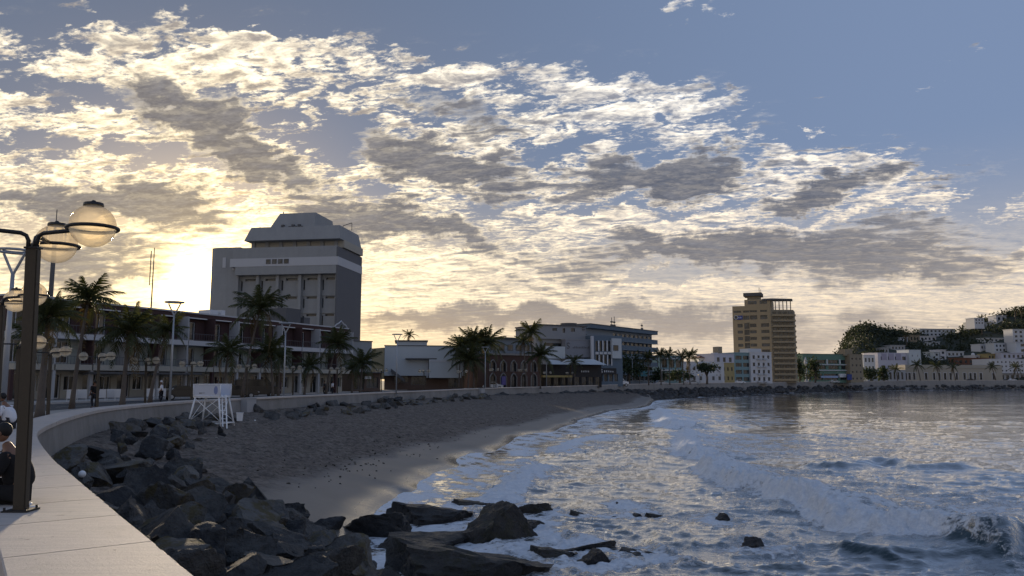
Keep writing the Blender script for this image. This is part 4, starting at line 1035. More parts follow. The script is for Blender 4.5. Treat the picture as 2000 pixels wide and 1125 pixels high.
def tree(base, h, rx, rz, label, seed, n=900, leaf=.28, group=None, m=None, name='tree', flat=False):
    rg = np.random.default_rng(seed); o = empty(name, base, 0, label, 'tree', group)
    b = MB(); b.tube([(0, 0, 0), (.1, 0, h * .35), (.0, .05, h * .6)], [rx * .10 + .05, rx * .07 + .04, rx * .04 + .02], 7)
    for k in range(6):
        a = k * 1.05 + seed; b.tube([(.08, 0, h * (.32 + .03 * k)), (math.cos(a) * rx * .35, math.sin(a) * rx * .35, h - rz * .9), (math.cos(a) * rx * .7, math.sin(a) * rx * .7, h - rz * .5)], [rx * .05 + .02, rx * .03 + .015, .015], 5)
    b.build('trunk', M_trunk, o, True)
    nc = 14; cl = rg.normal(0, 1, (nc, 3)); cl /= np.linalg.norm(cl, axis=1)[:, None]; cl *= rg.uniform(.35, .95, (nc, 1)) * np.array([rx, rx, rz])
    ids = rg.integers(0, nc, n); P = cl[ids] + rg.normal(0, .26, (n, 3)) * np.array([rx, rx, rz * .9]); P[:, 2] += h - rz
    c = MB()
    A = rg.normal(0, 1, (n, 3)); A /= np.linalg.norm(A, axis=1)[:, None]; Bv = np.cross(A, rg.normal(0, 1, (n, 3))); Bv /= np.linalg.norm(Bv, axis=1)[:, None]
    L = leaf * rg.uniform(.6, 1.4, n)
    for p, a, b2, l in zip(P, A, Bv, L): c.add([p - a * l, p + b2 * l * .5, p + a * l, p - b2 * l * .5], [(0, 1, 2, 3)])
    c.build('crown', m or M_leaf, o); return o
def ptree(px, d, ytop, ybot, rpx, label, seed, n=900, leaf=.3, rzf=None, group='leafy trees along the street'):
    x0 = (px - 1000) / FPX * d; zb = road_z(x0, d); top = at(px, ytop, d).z; bot = at(px, ybot, d).z; h = top - zb
    return tree((x0, d, zb), h, rpx * d / FPX, (top - bot) / 2, label, seed, n, leaf, group)
ptree(1226, 208, 690, 742, 34, 'broad dark street tree in front of the balcony hotel', 1, 2200, .35)
ptree(1378, 245, 711, 728, 20, 'flat umbrella shaped clipped tree before the white arched wall', 2, 1200, .3)
ptree(1325, 235, 722, 746, 22, 'low round tree left of the umbrella shaped tree', 3, 800, .35)
ptree(1283, 225, 722, 746, 18, 'low dark tree under the palms right of the balcony hotel', 4, 700, .35)
ptree(1558, 330, 690, 742, 14, 'dark tree at the foot of the yellow tower, right side', 5, 900, .5)
ptree(1588, 335, 700, 742, 16, 'dark tree in front of the left half of the green building', 6, 900, .5)
ptree(1696, 400, 712, 742, 16, 'dark tree between green building and long cream building', 7, 900, .6)
ptree(1520, 320, 718, 744, 13, 'small dark tree at the foot of the yellow tower, left side', 8, 600, .5)
ptree(1720, 405, 716, 742, 12, 'dark tree right of its twin before the white apartment block', 9, 700, .6)
ptree(1190, 196, 716, 746, 14, 'small tree beside the white delivery truck', 10, 500, .35)

# ================================================================== buildings
GL = glass()
class Bld:
    """a building in its own frame: u along the front, w into the depth, z up from the street"""
    def __init__(s, name, label, cat, pl, yl, pr, yr, zb=None):
        a = Vector(((pl - 1000) / FPX * yl, yl, 0)); b = Vector(((pr - 1000) / FPX * yr, yr, 0)); s.L = (b - a).length
        s.a = a; s.u = (b - a).normalized(); s.w = Vector((-s.u.y, s.u.x, 0)); s.zb = road_z(a.x, a.y) - .05 if zb is None else zb
        s.o = empty(name, (a.x, a.y, s.zb), math.atan2(s.u.y, s.u.x), label, cat)
    def uz(s, px, py, w=0.0):
        r = ray(px, py); o = s.a + s.w * w; n = s.w; t = (o.x * n.x + o.y * n.y) / (r.x * n.x + r.y * n.y)
        p = Vector((r.x * t, r.y * t, 0)); return (p - o).dot(s.u), EYE + r.z * t - s.zb
    def box(s, name, m, u0, u1, w0, w1, z0, z1, parent=None): b = MB(); b.box(u0, u1, w0, w1, z0, z1); return b.build(name, m, parent or s.o)
    def pbox(s, name, m, x0, y0, x1, y1, w0, w1, parent=None, wp=None):
        wq = w0 if wp is None else wp
        u0, z1 = s.uz(x0, (y0 + y1) / 2, wq)[0], s.uz((x0 + x1) / 2, y0, wq)[1]; u1, z0 = s.uz(x1, (y0 + y1) / 2, wq)[0], s.uz((x0 + x1) / 2, y1, wq)[1]
        return s.box(name, m, u0, u1, w0, w1, z0, z1, parent)
    def rect(s, x0, y0, x1, y1, w=0.0): return (s.uz(x0, (y0 + y1) / 2, w)[0], s.uz(x1, (y0 + y1) / 2, w)[0], s.uz((x0 + x1) / 2, y1, w)[1], s.uz((x0 + x1) / 2, y0, w)[1])
    def wall(s, m, u0, u1, z0, z1, w0, w1, openings=(), name='wall', deep=.3, gm=None, frame=None, mull=1, kind='window'):
        """solid block whose front has real openings; each opening gets a frame and a set-back pane"""
        us = sorted({u0, u1, *[q for o in openings for q in o[:2]]}); zs = sorted({z0, z1, *[q for o in openings for q in o[2:4]]})
        us = [q for q in us if u0 <= q <= u1]; zs = [q for q in zs if z0 <= q <= z1]
        b = MB()
        for i in range(len(us) - 1):
            for j in range(len(zs) - 1):
                cu, cz = (us[i] + us[i + 1]) / 2, (zs[j] + zs[j + 1]) / 2
                if not any(o[0] < cu < o[1] and o[2] < cz < o[3] for o in openings):
                    b.add([(us[i], w0, zs[j]), (us[i + 1], w0, zs[j]), (us[i + 1], w0, zs[j + 1]), (us[i], w0, zs[j + 1])], [(0, 1, 2, 3)])
        for o in openings:
            a, c, e, f = max(o[0], u0), min(o[1], u1), max(o[2], z0), min(o[3], z1); d = w0 + deep
            b.add([(a, w0, e), (c, w0, e), (c, w0, f), (a, w0, f), (a, d, e), (c, d, e), (c, d, f), (a, d, f)], [(0, 4, 5, 1), (1, 5, 6, 2), (2, 6, 7, 3), (3, 7, 4, 0)])
        b.add([(u0, w0, z0), (u1, w0, z0), (u1, w0, z1), (u0, w0, z1), (u0, w1, z0), (u1, w1, z0), (u1, w1, z1), (u0, w1, z1)], [(0, 3, 7, 4), (1, 5, 6, 2), (4, 7, 6, 5), (3, 2, 6, 7)])
        wo_ = b.build(name, m, s.o)
        fmat = frame or MATS['frame_metal']
        for o in openings:
            a, c, e, f = max(o[0], u0), min(o[1], u1), max(o[2], z0), min(o[3], z1); d = w0 + deep - .02; t = min(.07, (c - a) * .12); q = MB()
            for bx_ in ((a, c, e, e + t), (a, c, f - t, f), (a, a + t, e + t, f - t), (c - t, c, e + t, f - t)): q.box(bx_[0], bx_[1], d - .06, d, bx_[2], bx_[3])
            mu = o[4] if len(o) > 4 else mull
            for k in range(1, mu + 1): x_ = a + (c - a) * k / (mu + 1); q.box(x_ - t * .45, x_ + t * .45, d - .055, d, e + t, f - t)
            wn = q.build(kind, fmat, s.o); p = MB(); p.box(a, c, d + .004, d + .02, e, f); p.build('pane', gm or GL, wn)
        return wo_
    def grid(s, u0, u1, z0, z1, nu, nz, fu=.6, fz=.55):
        out = []
        for i in range(nu):
            for j in range(nz):
                du, dz = (u1 - u0) / nu, (z1 - z0) / nz; cu, cz = u0 + du * (i + .5), z0 + dz * (j + .5); out.append((cu - du * fu / 2, cu + du * fu / 2, cz - dz * fz / 2, cz + dz * fz / 2))
        return out
    def rail(s, u0, u1, w, z, h=1.0, m=None, n=None, parent=None):
        b = MB(); n = n or max(2, int((u1 - u0) / .35))
        b.box(u0, u1, w, w + .05, z + h - .05, z + h); b.box(u0, u1, w, w + .04, z + .08, z + .12)
        for i in range(n + 1): q = u0 + (u1 - u0) * i / n; b.box(q - .012, q + .012, w + .01, w + .035, z, z + h - .05)
        return b.build('railing', m or MATS['frame_metal'], parent or s.o)
mat('frame_metal', (.10, .10, .11), .6, .1)
M_fwhite = mat('white_frame', (.55, .56, .58), .6, .1)
P_ = lambda n, c, **k: mat(n, tuple(q * .93 for q in c), .88, k.pop('var', .14), k.pop('scale', .35), .15, 14, streak=k.pop('streak', .16), **k)
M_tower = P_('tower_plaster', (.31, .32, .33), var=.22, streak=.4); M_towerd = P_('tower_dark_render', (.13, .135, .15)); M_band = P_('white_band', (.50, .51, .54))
M_maroon = P_('maroon_paint', (.066, .036, .036)); M_cream = P_('cream_plaster', (.40, .38, .33)); M_grn = P_('grey_green_plaster', (.34, .37, .35))
M_shade = mat('shop_interior', (.035, .034, .036), .9, .3, 1.0); M_pcol = P_('grey_column', (.40, .41, .43))
M_roofd = mat('roof_felt', (.10, .10, .105), .9, .2, .5)

# ---- three storey hotel with maroon bands
def hotel():
    H = Bld('hotel', 'long three storey hotel with maroon bands and pale balconies behind the palms', 'hotel', 30, 72, 690, 121)
    o = H.o; L = H.L; z1, z2, z3 = 3.45, 6.55, 9.35
    H.box('back_block', M_grn, 0, L, 3.2, 15, 0, z3)
    nb = 13; bw = L / nb
    op1 = []; op2 = []
    for i in range(nb):
        for z, oo in ((z1, op1), (z2, op2)): oo.append((i * bw + .35, i * bw + bw * .62, z + .15, z + 2.35, 2))
    H.wall(M_grn, 0.01, L - .01, z1 - .02, z2 - .02, 1.6, 3.19, op1, 'storey_wall', .25, frame=M_fwhite); H.wall(M_maroon, .01, L - .01, z2 + .0, z3 - .1, 1.6, 3.19, op2, 'storey_wall', .25, frame=M_fwhite)
    H.box('parapet', M_maroon, -.1, L + .1, 1.0, 15.1, z3 - .1, z3 + .55); H.box('parapet_cap', M_band, -.15, L + .15, .9, 15.2, z3 + .55, z3 + .72)
    for z in (z1, z2):
        for i in range(nb):
            sl = H.box('balcony', M_cream if z == z1 else M_band, i * bw + .06, (i + 1) * bw - .1, -.1, 1.6, z - .55, z + .02); H.rail(i * bw + .15, (i + 1) * bw - .2, -.05, z + .02, .85, parent=sl)
            H.box('partition', M_maroon if i % 2 else M_pcol, (i + 1) * bw - .1, (i + 1) * bw + .06, .0, 1.6, z, z + 2.85)
    for i in range(nb): H.box('light_strip', M_fwhite, i * bw + .4, (i + 1) * bw - .4, .93, .99, z3 - .06, z3 + .06)
    # ground floor: columns, shop fronts, awning
    gop = []
    for i in range(nb):
        H.box('column', M_pcol if i % 3 else M_maroon, i * bw - .16, i * bw + .16, .0, .4, 0, z1 - .56)
        gop.append((i * bw + .45, i * bw + bw * .52, .05, 2.55, 1)); gop.append((i * bw + bw * .60, (i + 1) * bw - .3, .85, 2.35, 1))
    H.wall(M_cream, .01, L - .01, 0, z1 - .57, 1.9, 3.19, gop, 'shop_wall', .3, frame=M_fwhite, kind='shop_window')
    rg = random.Random(3)
    for i in range(4, nb):
        if rg.random() < .7: H.box('door_panel', M_maroon if rg.random() < .5 else M_fwhite, i * bw + bw * .55, i * bw + bw * .585, 1.7, 1.9, .1, 2.3)
    for i in (1, 2): H.box('awning', M_roofd, i * bw * 1.9, i * bw * 1.9 + bw * 1.5, -1.2, 1.6, 2.55, 2.75)
    # curved gable ornament at the right end, roof gear
    g = MB(); g.tube([(L - 3.4, 1.1, z3 + .72), (L - 2.9, 1.1, z3 + 1.15), (L - 2.4, 1.1, z3 + 1.3), (L - 1.7, 1.1, z3 + 1.75), (L - 1.0, 1.1, z3 + 1.3), (L - .5, 1.1, z3 + 1.15), (L - .1, 1.1, z3 + .72)], .09, 6); g.build('gable_scroll', M_band, o, True)
    H.box('plant_room', M_roofd, L * .77, L * .83, 3, 6, z3 + .7, z3 + 3.0); H.box('water_tank', M_roofd, L * .845, L * .87, 3, 5, z3 + .7, z3 + 1.9); H.box('air_unit', M_fwhite, L * .5, L * .525, 3, 5, z3 + .7, z3 + 1.5)
    H.box('air_unit', M_fwhite, L * .535, L * .548, 3, 5, z3 + .7, z3 + 1.6)
    return H
HT = hotel()
# white menu boards and parasols in front of the hotel arcade
for k, (px, d) in enumerate(((148, 66), (168, 67), (205, 69), (225, 70), (240, 70), (300, 74), (322, 75), (350, 78))):
    x0 = (px - 1000) / FPX * d; m = MB(); m.profile([(-.32, 0), (-.28, 0), (-.04, .95), (.04, .95), (.28, 0), (.32, 0), (.06, 1.0), (-.06, 1.0)], -.3, .3) if False else m.box(-.38, .38, -.03, .03, .28, 1.05); m.box(-.36, -.31, -.02, .02, 0, .28); m.box(.31, .36, -.02, .02, 0, .28)
    tag(m.build('menu_board', M_fwhite, None, False, (x0, d, road_z(x0, d)), (0, 0, .35)), 'white menu board standing before the dark hotel arcade', 'board', 'menu boards before the hotel')

# ---- white tower
def tower():
    T = Bld('tower_building', 'tall pale concrete tower with stepped roof and blank curved left wing', 'tower', 462, 150, 657, 147, zb=3)
    L = T.L; z = lambda py, px=560: T.uz(px, py)[1]; u = lambda px, py=560: T.uz(px, py)[0]
    o = T.o; top, capb, zr = z(478), z(540), z(413)
    zo = z(537)
    # main shaft: bays between fins
    fins = [u(p, 600) for p in (462, 502, 541, 585, 623, 657)]; zf = [z(p) for p in (760, 714, 680, 645, 611, 577, 540)]
    op = []
    for a, b in zip(fins[:-1], fins[1:]):
        for zb_, zt in zip(zf[:-1], zf[1:]):
            h = zt - zb_; w = b - a; op.append((a + w * .30, b - w * .18, zb_ + h * .80, zb_ + h * .92, 0)); op.append((a + w * .10, a + w * .19, zb_ + h * .28, zb_ + h * .82, 0))
    T.wall(M_tower, 0, L, 0, zo - .02, .5, 12.5, op, 'shaft_wall', .5)
    for i, a in enumerate(fins): T.box('fin', M_tower, a - .28, a + .28, -.35, .49, 0, zo - .01)
    for zt in zf[:-1]: T.box('floor_ledge', M_tower, .3, L - .3, .30, .49, zt - .12, zt + .10)
    # overhanging head
    T.box('head_lower', M_tower, -.3, L + .0, -1.1, 12.5, zo, z(521)); T.box('white_band', M_band, -1.4, L, -1.16, 12.5, z(521), z(505))
    T.box('head_upper', M_tower, -.9, L + .0, -1.1, 12.5, z(505), z(484))
    for k in range(4):
        w = T.box('window', M_roofd, u(525 + k * 11.6, 512), u(534 + k * 11.6, 512), -1.22, -1.15, z(516.5), z(507.5)); T.box('pane', GL, u(526 + k * 11.6, 512), u(533 + k * 11.6, 512), -1.24, -1.225, z(515.5), z(508.5), w)
    # right side return in dark render
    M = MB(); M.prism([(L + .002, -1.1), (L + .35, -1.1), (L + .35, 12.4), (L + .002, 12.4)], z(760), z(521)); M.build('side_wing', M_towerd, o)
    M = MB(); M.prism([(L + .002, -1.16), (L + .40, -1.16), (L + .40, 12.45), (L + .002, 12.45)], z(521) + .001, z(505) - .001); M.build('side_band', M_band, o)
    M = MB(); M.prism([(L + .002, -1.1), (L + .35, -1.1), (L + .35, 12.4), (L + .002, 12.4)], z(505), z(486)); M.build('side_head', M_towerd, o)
    # blank left wing, rounded away from the viewer
    pts = [(-.02, .2), (-3.0, .05), (-5.4, .25), (-6.3, .7), (-6.8, 1.6), (-6.9, 3.0), (-6.9, 14), (-.02, 14)]; M = MB(); M.prism(pts[::-1], 0, z(480)); M.build('curved_wing', M_tower, o)
    # recessed penthouse and the two stepped crowns
    T.box('penthouse', M_cream, u(492, 475), u(668, 475), 1.2, 12, z(484), z(469))
    for k in range(7): a = u(487 + k * 27, 475); T.box('penthouse_column', M_tower, a, a + .7, .9, 1.19, z(484), z(469))
    def frustum(name, x0, x1, y0, x2, x3, y1, wa, wb, wc, wd):
        M = MB(); lo = [(u(x0, y0), wa, z(y0)), (u(x1, y0), wa, z(y0)), (u(x1, y0), wb, z(y0)), (u(x0, y0), wb, z(y0))]; hi = [(u(x2, y1), wc, z(y1)), (u(x3, y1), wc, z(y1)), (u(x3, y1), wd, z(y1)), (u(x2, y1), wd, z(y1))]; M.hull(lo, hi); M.build(name, M_tower, o)
    frustum('crown_lower', 481, 667, 470, 492, 664, 443, -.9, 11.5, -.2, 10.5); frustum('crown_upper', 526, 612, 443, 542, 612, 414, 0.4, 11, 1.2, 10)
    if 0: M = MB(); M.hull([(u(666, 470), -.9, z(470)), (u(689, 478), 3, z(470)), (u(689, 478), 13, z(470)), (u(666, 470), 13, z(470))], [(u(663, 443), -.2, z(443)), (u(680, 455), 3, z(446)), (u(680, 455), 12, z(446)), (u(663, 443), 12, z(443))])
    # faint relief on the wing, roof gear
    M = MB(); M.box(-3.6, -2.9, -.02, .12, z(520), z(500)); M.box(-1.5, -1.0, .02, .16, z(525), z(497)); M.build('worn_plaster', M_band, o)
    M = MB(); M.tube([(u(662, 450), 2, z(443)), (u(663, 450), 2, z(445) + .5), (u(680, 446), 2, z(445) + 1.0)], .08, 5); M.tube([(u(680, 446), 2, z(445) + 1.0), (u(680, 446), 2, z(450))], .06, 5); M.build('roof_crane', M_roofd, o)
    for px in (545, 500): M = MB(); M.tube([(u(px, 412), 2, z(443 if px == 500 else 414)), (u(px, 412), 2, z(438 if px == 500 else 409))], .10, 5); M.build('aerial', M_roofd, o)
    lt = MB()
    for k, px in enumerate((550, 564, 570, 576, 582, 588)): lt.box(u(px, 443), u(px + 5, 443), -.25, .3, z(444), z(442.6 if k % 2 else 439))
    lt.build('roof_sign_frame', M_roofd, o)
tower()
# small blank box right of the tower, telecom mast, thin aerial, rooftop block at far left
b = Bld('blank_annex', 'small blank grey box building between the tower and the pale hall', 'building', 688, 128, 727, 130); H = b.uz(705, 667)[1]; b.wall(M_tower, 0, b.L, 0, H, 0, 8, [b.rect(700, 742, 712, 762)]); b.box('roof_edge', M_roofd, -.1, b.L + .1, -.1, 8.1, H, H + .15)
b = Bld('rooftop_block', 'grey water tank house with a dark dome on the roof at the far left', 'building', 10, 95, 64, 95); H = b.uz(35, 573)[1]; b.wall(M_pcol, 0, b.L, 0, H, 0, 5, [b.rect(28, 600, 34, 612)])
M = MB(); M.tube([(b.L * .42, 2.5, H), (b.L * .42, 2.5, H + 1.0), (b.L * .42, 2.5, H + 1.3)], [1.0, 1.0, .5], 14); M.build('water_tank', M_roofd, b.o, True)
def mast():
    p = at(97, 600, 120); zb = 3.0; o = empty('telecom_mast', (p.x, p.y, zb), 0, 'telecom mast with clustered antennas behind the near globe lamp', 'mast')
    zt = at(97, 448, 120).z - zb; M = MB(); M.tube([(0, 0, 0), (.05, 0, zt)], [.42, .30], 10); M.build('pole', M_roofd, o, True)
    M = MB(); M.tube([(-3.2, 1, 0), (-1.4, .5, zt * .4), (.0, 0, zt * .66)], .16, 6); M.tube([(-2.0, -1, 0), (0, 0, zt * .60)], .16, 6); M.build('stay', M_roofd, o)
    M = MB(); M.tube([(.05, 0, zt), (.05, 0, zt + 3.2)], .07, 5); M.build('whip', M_roofd, o)
    for k in range(9):
        M = MB(); a = -1.7 + k * .42; yy = .9 * math.sin(k * 2.1); M.box(a - .11, a + .11, yy - .1, yy + .1, zt - 2.4 + .3 * (k % 2), zt - .2 + .2 * (k % 3)); M.build('antenna', M_pcol if k % 2 else M_roofd, o)
    M = MB(); M.tube([(-1.8, 0, zt - .9), (1.9, 0, zt - .9)], .07, 5); M.tube([(-1.8, 0, zt - 1.8), (1.9, 0, zt - 1.8)], .07, 5); M.tube([(0, -1, zt - 1.3), (0, 1, zt - 1.3)], .06, 5); M.build('antenna_frame', M_roofd, o)
mast()
p = at(293, 640, 190); M = MB(); zt = at(294, 484, 190).z; M.tube([(0, 0, 0), (0, 0, zt * .6), (0, 0, zt)], [.22, .2, .1], 6); M.tube([(-.75, 0, zt * .75), (-.75, 0, zt * .98)], .12, 5); M.tube([(-.75, 0, zt * .76), (0, 0, zt * .76)], .06, 4); tag(M.build('aerial', M_roofd, None, False, (p.x, p.y, 0)), 'thin tall aerial against the sunset left of the tower', 'aerial')

# ---- plain pale hall
b = Bld('pale_hall', 'plain pale hall with blank walls, low canopy and a raised roof box', 'building', 752, 140, 908, 142); L = b.L; H = b.uz(830, 676)[1]
M_hall = P_('pale_blue_plaster', (.47, .51, .54)); M_olive = P_('olive_plaster', (.27, .25, .17)); M_brick = P_('brown_low_wall', (.12, .085, .07))
b.wall(M_hall, 0, L, 2.6, H, 0, 18, [], 'upper_wall'); b.wall(M_brick, 0, L, 0, 2.6, 1.2, 18, [(L * .12, L * .30, 1.3, 2.5, 3), (L * .33, L * .52, .9, 2.5, 3), (L * .80, L * .93, .4, 2.5, 1)], 'base_wall')
M = MB(); M.prism([(-2.9, 5.5), (-.05, .05), (-.05, 18), (-2.9, 18)], 2.0, H - .3); M.build('olive_return', M_olive, b.o)
b.pbox('roof_box', M_hall, 775, 667, 834, 677, 2.5, 12); b.pbox('roof_edge', M_roofd, 771, 664.5, 836, 667, 2.3, 12.2, wp=2.5)
b.pbox('front_box', M_hall, 838, 702, 901, 738, -1.6, -.01); b.pbox('canopy', M_roofd, 792, 699.5, 853, 701.5, -1.4, -.02); b.pbox('light_band', M_band, 838, 703, 901, 707, -1.66, -1.61)
b.pbox('pilaster', M_band, 833, 700, 836, 738, -.25, -.02)
M = MB(); q0, q1 = b.uz(764, 721), b.uz(790, 741); M.profile([(q0[0], q0[1] - .5), (q1[0], q1[1] - .5), (q1[0], q1[1] + .1), (q0[0], q0[1] + .1)], -1.8, -.05); M.build('stair', M_roofd, b.o)
b.box('roof_cap', M_roofd, -.1, L + .1, -.08, 18.1, H, H + .14)
# low dark shops in the gap
b = Bld('dark_shop', 'low dark shop with a pale sign in the gap left of the pale hall', 'shop', 690, 125, 745, 128); b.wall(M_brick, 0, b.L, 0, 3.0, 0, 6, [(.3, b.L * .42, .3, 2.3, 1), (b.L * .5, b.L * .92, .6, 2.3, 2)]); b.box('roof_slab', M_roofd, -.2, b.L + .2, -.9, 6, 3.0, 3.2); b.pbox('sign_board', M_fwhite, 712, 735, 725, 740, -.12, -.02)
# ---- brown facade with pointed arches
b = Bld('arched_building', 'dark brown building with pale pointed arch windows and a roof terrace', 'building', 950, 158, 1055, 166); L = b.L; H = b.uz(1000, 694)[1]
M_brown = P_('dark_brown_plaster', (.085, .050, .042)); M_stone = P_('grey_stone_trim', (.25, .24, .23)); M_blueg = P_('blue_grey_plaster', (.22, .26, .31))
op = []
for i in range(5): a = L * (.06 + i * .19); op += [(a, a + L * .11, .1, 2.9, 1), (a, a + L * .11, 3.5, H - 1.3, 2)]
b.wall(M_brown, 0, L, 0, H, 0, 12, op, 'wall', .35)
for o_ in op:
    a, c, e, f = o_[:4]; M = MB(); n = 12
    ring = [(a, e)] + [(a, f - .6)] + [(a + (c - a) * t, f - .6 + .9 * (1 - abs(2 * t - 1) ** 1.7)) for t in (.1, .25, .5, .75, .9)] + [(c, f - .6), (c, e)]
    for p, q in zip(ring[:-1], ring[1:]): M.tube([(p[0], -.06, p[1]), (q[0], -.06, q[1])], .13, 4)
    M.build('arch_trim', M_stone, b.o)
b.box('cornice', M_stone, -.1, L + .1, -.35, 12, H, H + .35); b.rail(0, L, -.2, H + .35, .9)
b.box('terrace_wall', M_blueg, .2, L - .2, 3, 12, H + .36, b.uz(1000, 662, 3)[1]); 
for i in range(6): a = L * (.05 + i * .16); w = b.box('window', MATS['frame_metal'], a, a + L * .1, 2.9, 2.99, H + 1.1, H + 2.4); b.box('pane', GL, a + .1, a + L * .1 - .1, 2.86, 2.895, H + 1.2, H + 2.3, w)
b.box('roof_slab', M_roofd, .1, L - .1, 2.0, 12.2, b.uz(1000, 662, 3)[1], b.uz(1000, 662, 3)[1] + .25)
b.pbox('banner', mat('purple_banner', (.12, .10, .28), .8), 980, 735, 988, 752, -.25, -.06)
# ---- grey block with the big lettering panel
b = Bld('panel_building', 'grey block with a large blank lettered panel and rounded lookout on the roof', 'building', 1056, 182, 1158, 188); L = b.L; H = b.uz(1110, 636)[1]
M_grey2 = P_('mid_grey_plaster', (.26, .27, .29)); M_pan = P_('sign_panel_grey', (.22, .23, .26), streak=.05); M_slate = P_('slate_blue_plaster', (.115, .155, .20))
b.wall(M_grey2, 0, b.uz(1150, 640)[0], b.uz(1100, 662)[1], H, 1.5, 14, [b.rect(1079, 641, 1088, 646, 1.5) + (2,), b.rect(1099, 641, 1104, 650, 1.5) + (0,), b.rect(1115, 641, 1123, 648, 1.5) + (1,)], 'upper_wall'); b.wall(M_grey2, 0, L, 0, b.uz(1100, 662)[1], 2.2, 14, [b.rect(1062, 670, 1100, 682, 2.2) + (3,)], 'lower_wall')
b.box('roof_edge', M_roofd, -.2, b.uz(1152, 640)[0], 1.2, 14.1, H, H + .25)
zt = b.uz(1130, 629)[1]; M = MB(); c0 = b.uz(1130, 640)[0]; M.tube([(c0, 5, H - .2), (c0, 5, zt - .5)], 1.6, 18); M.build('lookout', M_grey2, b.o, True); M = MB(); M.tube([(c0, 5, zt - .5), (c0, 5, zt)], 2.1, 20); M.build('lookout_roof', M_roofd, b.o)
for k in range(4): w_ = 1.1; b.box('terrace_slab', M_roofd, b.uz(1143, 645)[0] - 0, b.uz(1146 + k * 2.5, 645)[0], 1 + k * .3, 8, H - .3 - k * .55, H - .12 - k * .55)
b.pbox('lettered_panel', M_pan, 1105, 664, 1156, 698, -.8, 1.4); pl = b.pbox('panel_cap', M_grey2, 1104, 662.5, 1157, 664, -.9, 1.45, wp=-.8)
def strokes(b, x0, x1, y0, y1, n, w, m, seed):
    rg = random.Random(seed); M = MB()
    for k in range(n):
        a = x0 + (x1 - x0) * k / n; u0, u1, z0, z1 = b.rect(a, y0, a + (x1 - x0) / n * .45, y1, w); h = (z1 - z0) * rg.uniform(.55, 1); M.box(u0, u1, w - .05, w - .004, z0, z0 + h)
    return M.build('worn_lettering', m, b.o)
strokes(b, 1119, 1152, 676, 680.5, 11, -.8, M_roofd, 1)
def letter_S(b, px, py, hpx, w, m):
    u0, z0 = b.uz(px, py, w); h = hpx * b.a.y / FPX; pts = [(u0 + h * .28 * math.sin(t * 1.5 * math.pi) * (1 if t < 0 else 1), z0 + h * .5 * t) for t in np.linspace(-1, 1, 13)]
    pts = [(u0 - h * .26, z0 - h * .36), (u0 - h * .05, z0 - h * .5), (u0 + h * .2, z0 - h * .42), (u0 + h * .26, z0 - h * .22), (u0 + h * .08, z0 - h * .05), (u0 - h * .1, z0 + h * .05), (u0 - h * .24, z0 + h * .22), (u0 - h * .18, z0 + h * .42), (u0 + h * .05, z0 + h * .5), (u0 + h * .25, z0 + h * .38)]
    M = MB(); M.tube([(p[0], w - .05, p[1]) for p in pts], .10, 5); M.build('letter_s', m, b.o)
letter_S(b, 1109.5, 675, 11, -.8, M_roofd)
# ---- white hoarding and canopy roof in front of it
b = Bld('canopy_restaurant', 'low restaurant with a pale sloping canopy roof and dark open front', 'restaurant', 1066, 170, 1178, 178); L = b.L
b.wall(M_shade, 0, L, 0, b.uz(1120, 712)[1], .8, 10, [(L * (.05 + .12 * i), L * (.14 + .12 * i), .2, 2.4, 1) for i in range(8)], 'dark_front', .3); b.pbox('white_hoarding', M_hall, 1067, 676.5, 1104, 700, 1.0, 1.4)
M = MB(); a, c = b.uz(1130, 712), b.uz(1178, 712); hi = b.uz(1150, 701)[1]; M.hull([(a[0], -1.5, a[1]), (c[0], -1.5, a[1]), (c[0], 9, a[1]), (a[0], 9, a[1])], [(a[0] + 1.4, 1.5, hi), (c[0] - 1.6, 1.5, hi), (c[0] - 1.6, 7, hi), (a[0] + 1.4, 7, hi)]); M.build('canopy_roof', M_hall, b.o)
M = MB(); a, c = b.uz(1067, 710), b.uz(1100, 712); M.hull([(a[0], -1.2, c[1]), (c[0], -1.2, c[1]), (c[0], 6, c[1]), (a[0], 6, c[1])], [(a[0], .5, c[1] + 1.2), (c[0] - .8, .5, c[1] + .9), (c[0] - .8, 5, c[1] + .9), (a[0], 5, c[1] + 1.2)]); M.build('canopy_roof', M_hall, b.o)
b.pbox('yellow_awning', P_('ochre_awning', (.30, .24, .10)), 1060, 733, 1118, 737, -1.5, .5); strokes(b, 1135, 1152, 722, 727, 5, .5, M_fwhite, 4)
# ---- slate blue house with white vertical strips
b = Bld('striped_house', 'slate blue house with tall white vertical strips and a white framed bay', 'house', 1158, 186, 1215, 190); L = b.L; H = b.uz(1180, 655)[1]
op = [b.rect(1163 + k * 8.2, 666, 1168 + k * 8.2, 686) + (0,) for k in range(4)] + [b.rect(1164 + k * 8.2, 692, 1169 + k * 8.2, 712) + (0,) for k in range(4)] + [b.rect(1170 + 10 * k, 730, 1177 + 10 * k, 745) + (1,) for k in range(4)]
b.wall(M_slate, 0, L, 0, H, 0, 12, op, 'wall', .25)
for k in range(4): b.pbox('white_strip', M_fwhite, 1168.6 + k * 8.2, 665, 1170.4 + k * 8.2, 686, -.15, -.02); b.pbox('white_lintel', M_band, 1163 + k * 8.2, 687.5, 1169.5 + k * 8.2, 692, -.2, -.02); b.pbox('white_strip', M_fwhite, 1169.6 + k * 8.2, 693, 1171.2 + k * 8.2, 714, -.15, -.02)
b.pbox('white_pillar', M_band, 1155.5, 656, 1160, 720, -.5, -.02)
by = b.pbox('white_bay', M_hall, 1196, 661, 1214, 700, -.6, -.02); w = b.pbox('bay_window', MATS['frame_metal'], 1198, 674, 1208, 685, -.66, -.61); b.pbox('pane', GL, 1199, 675, 1207, 684, -.69, -.665, w)
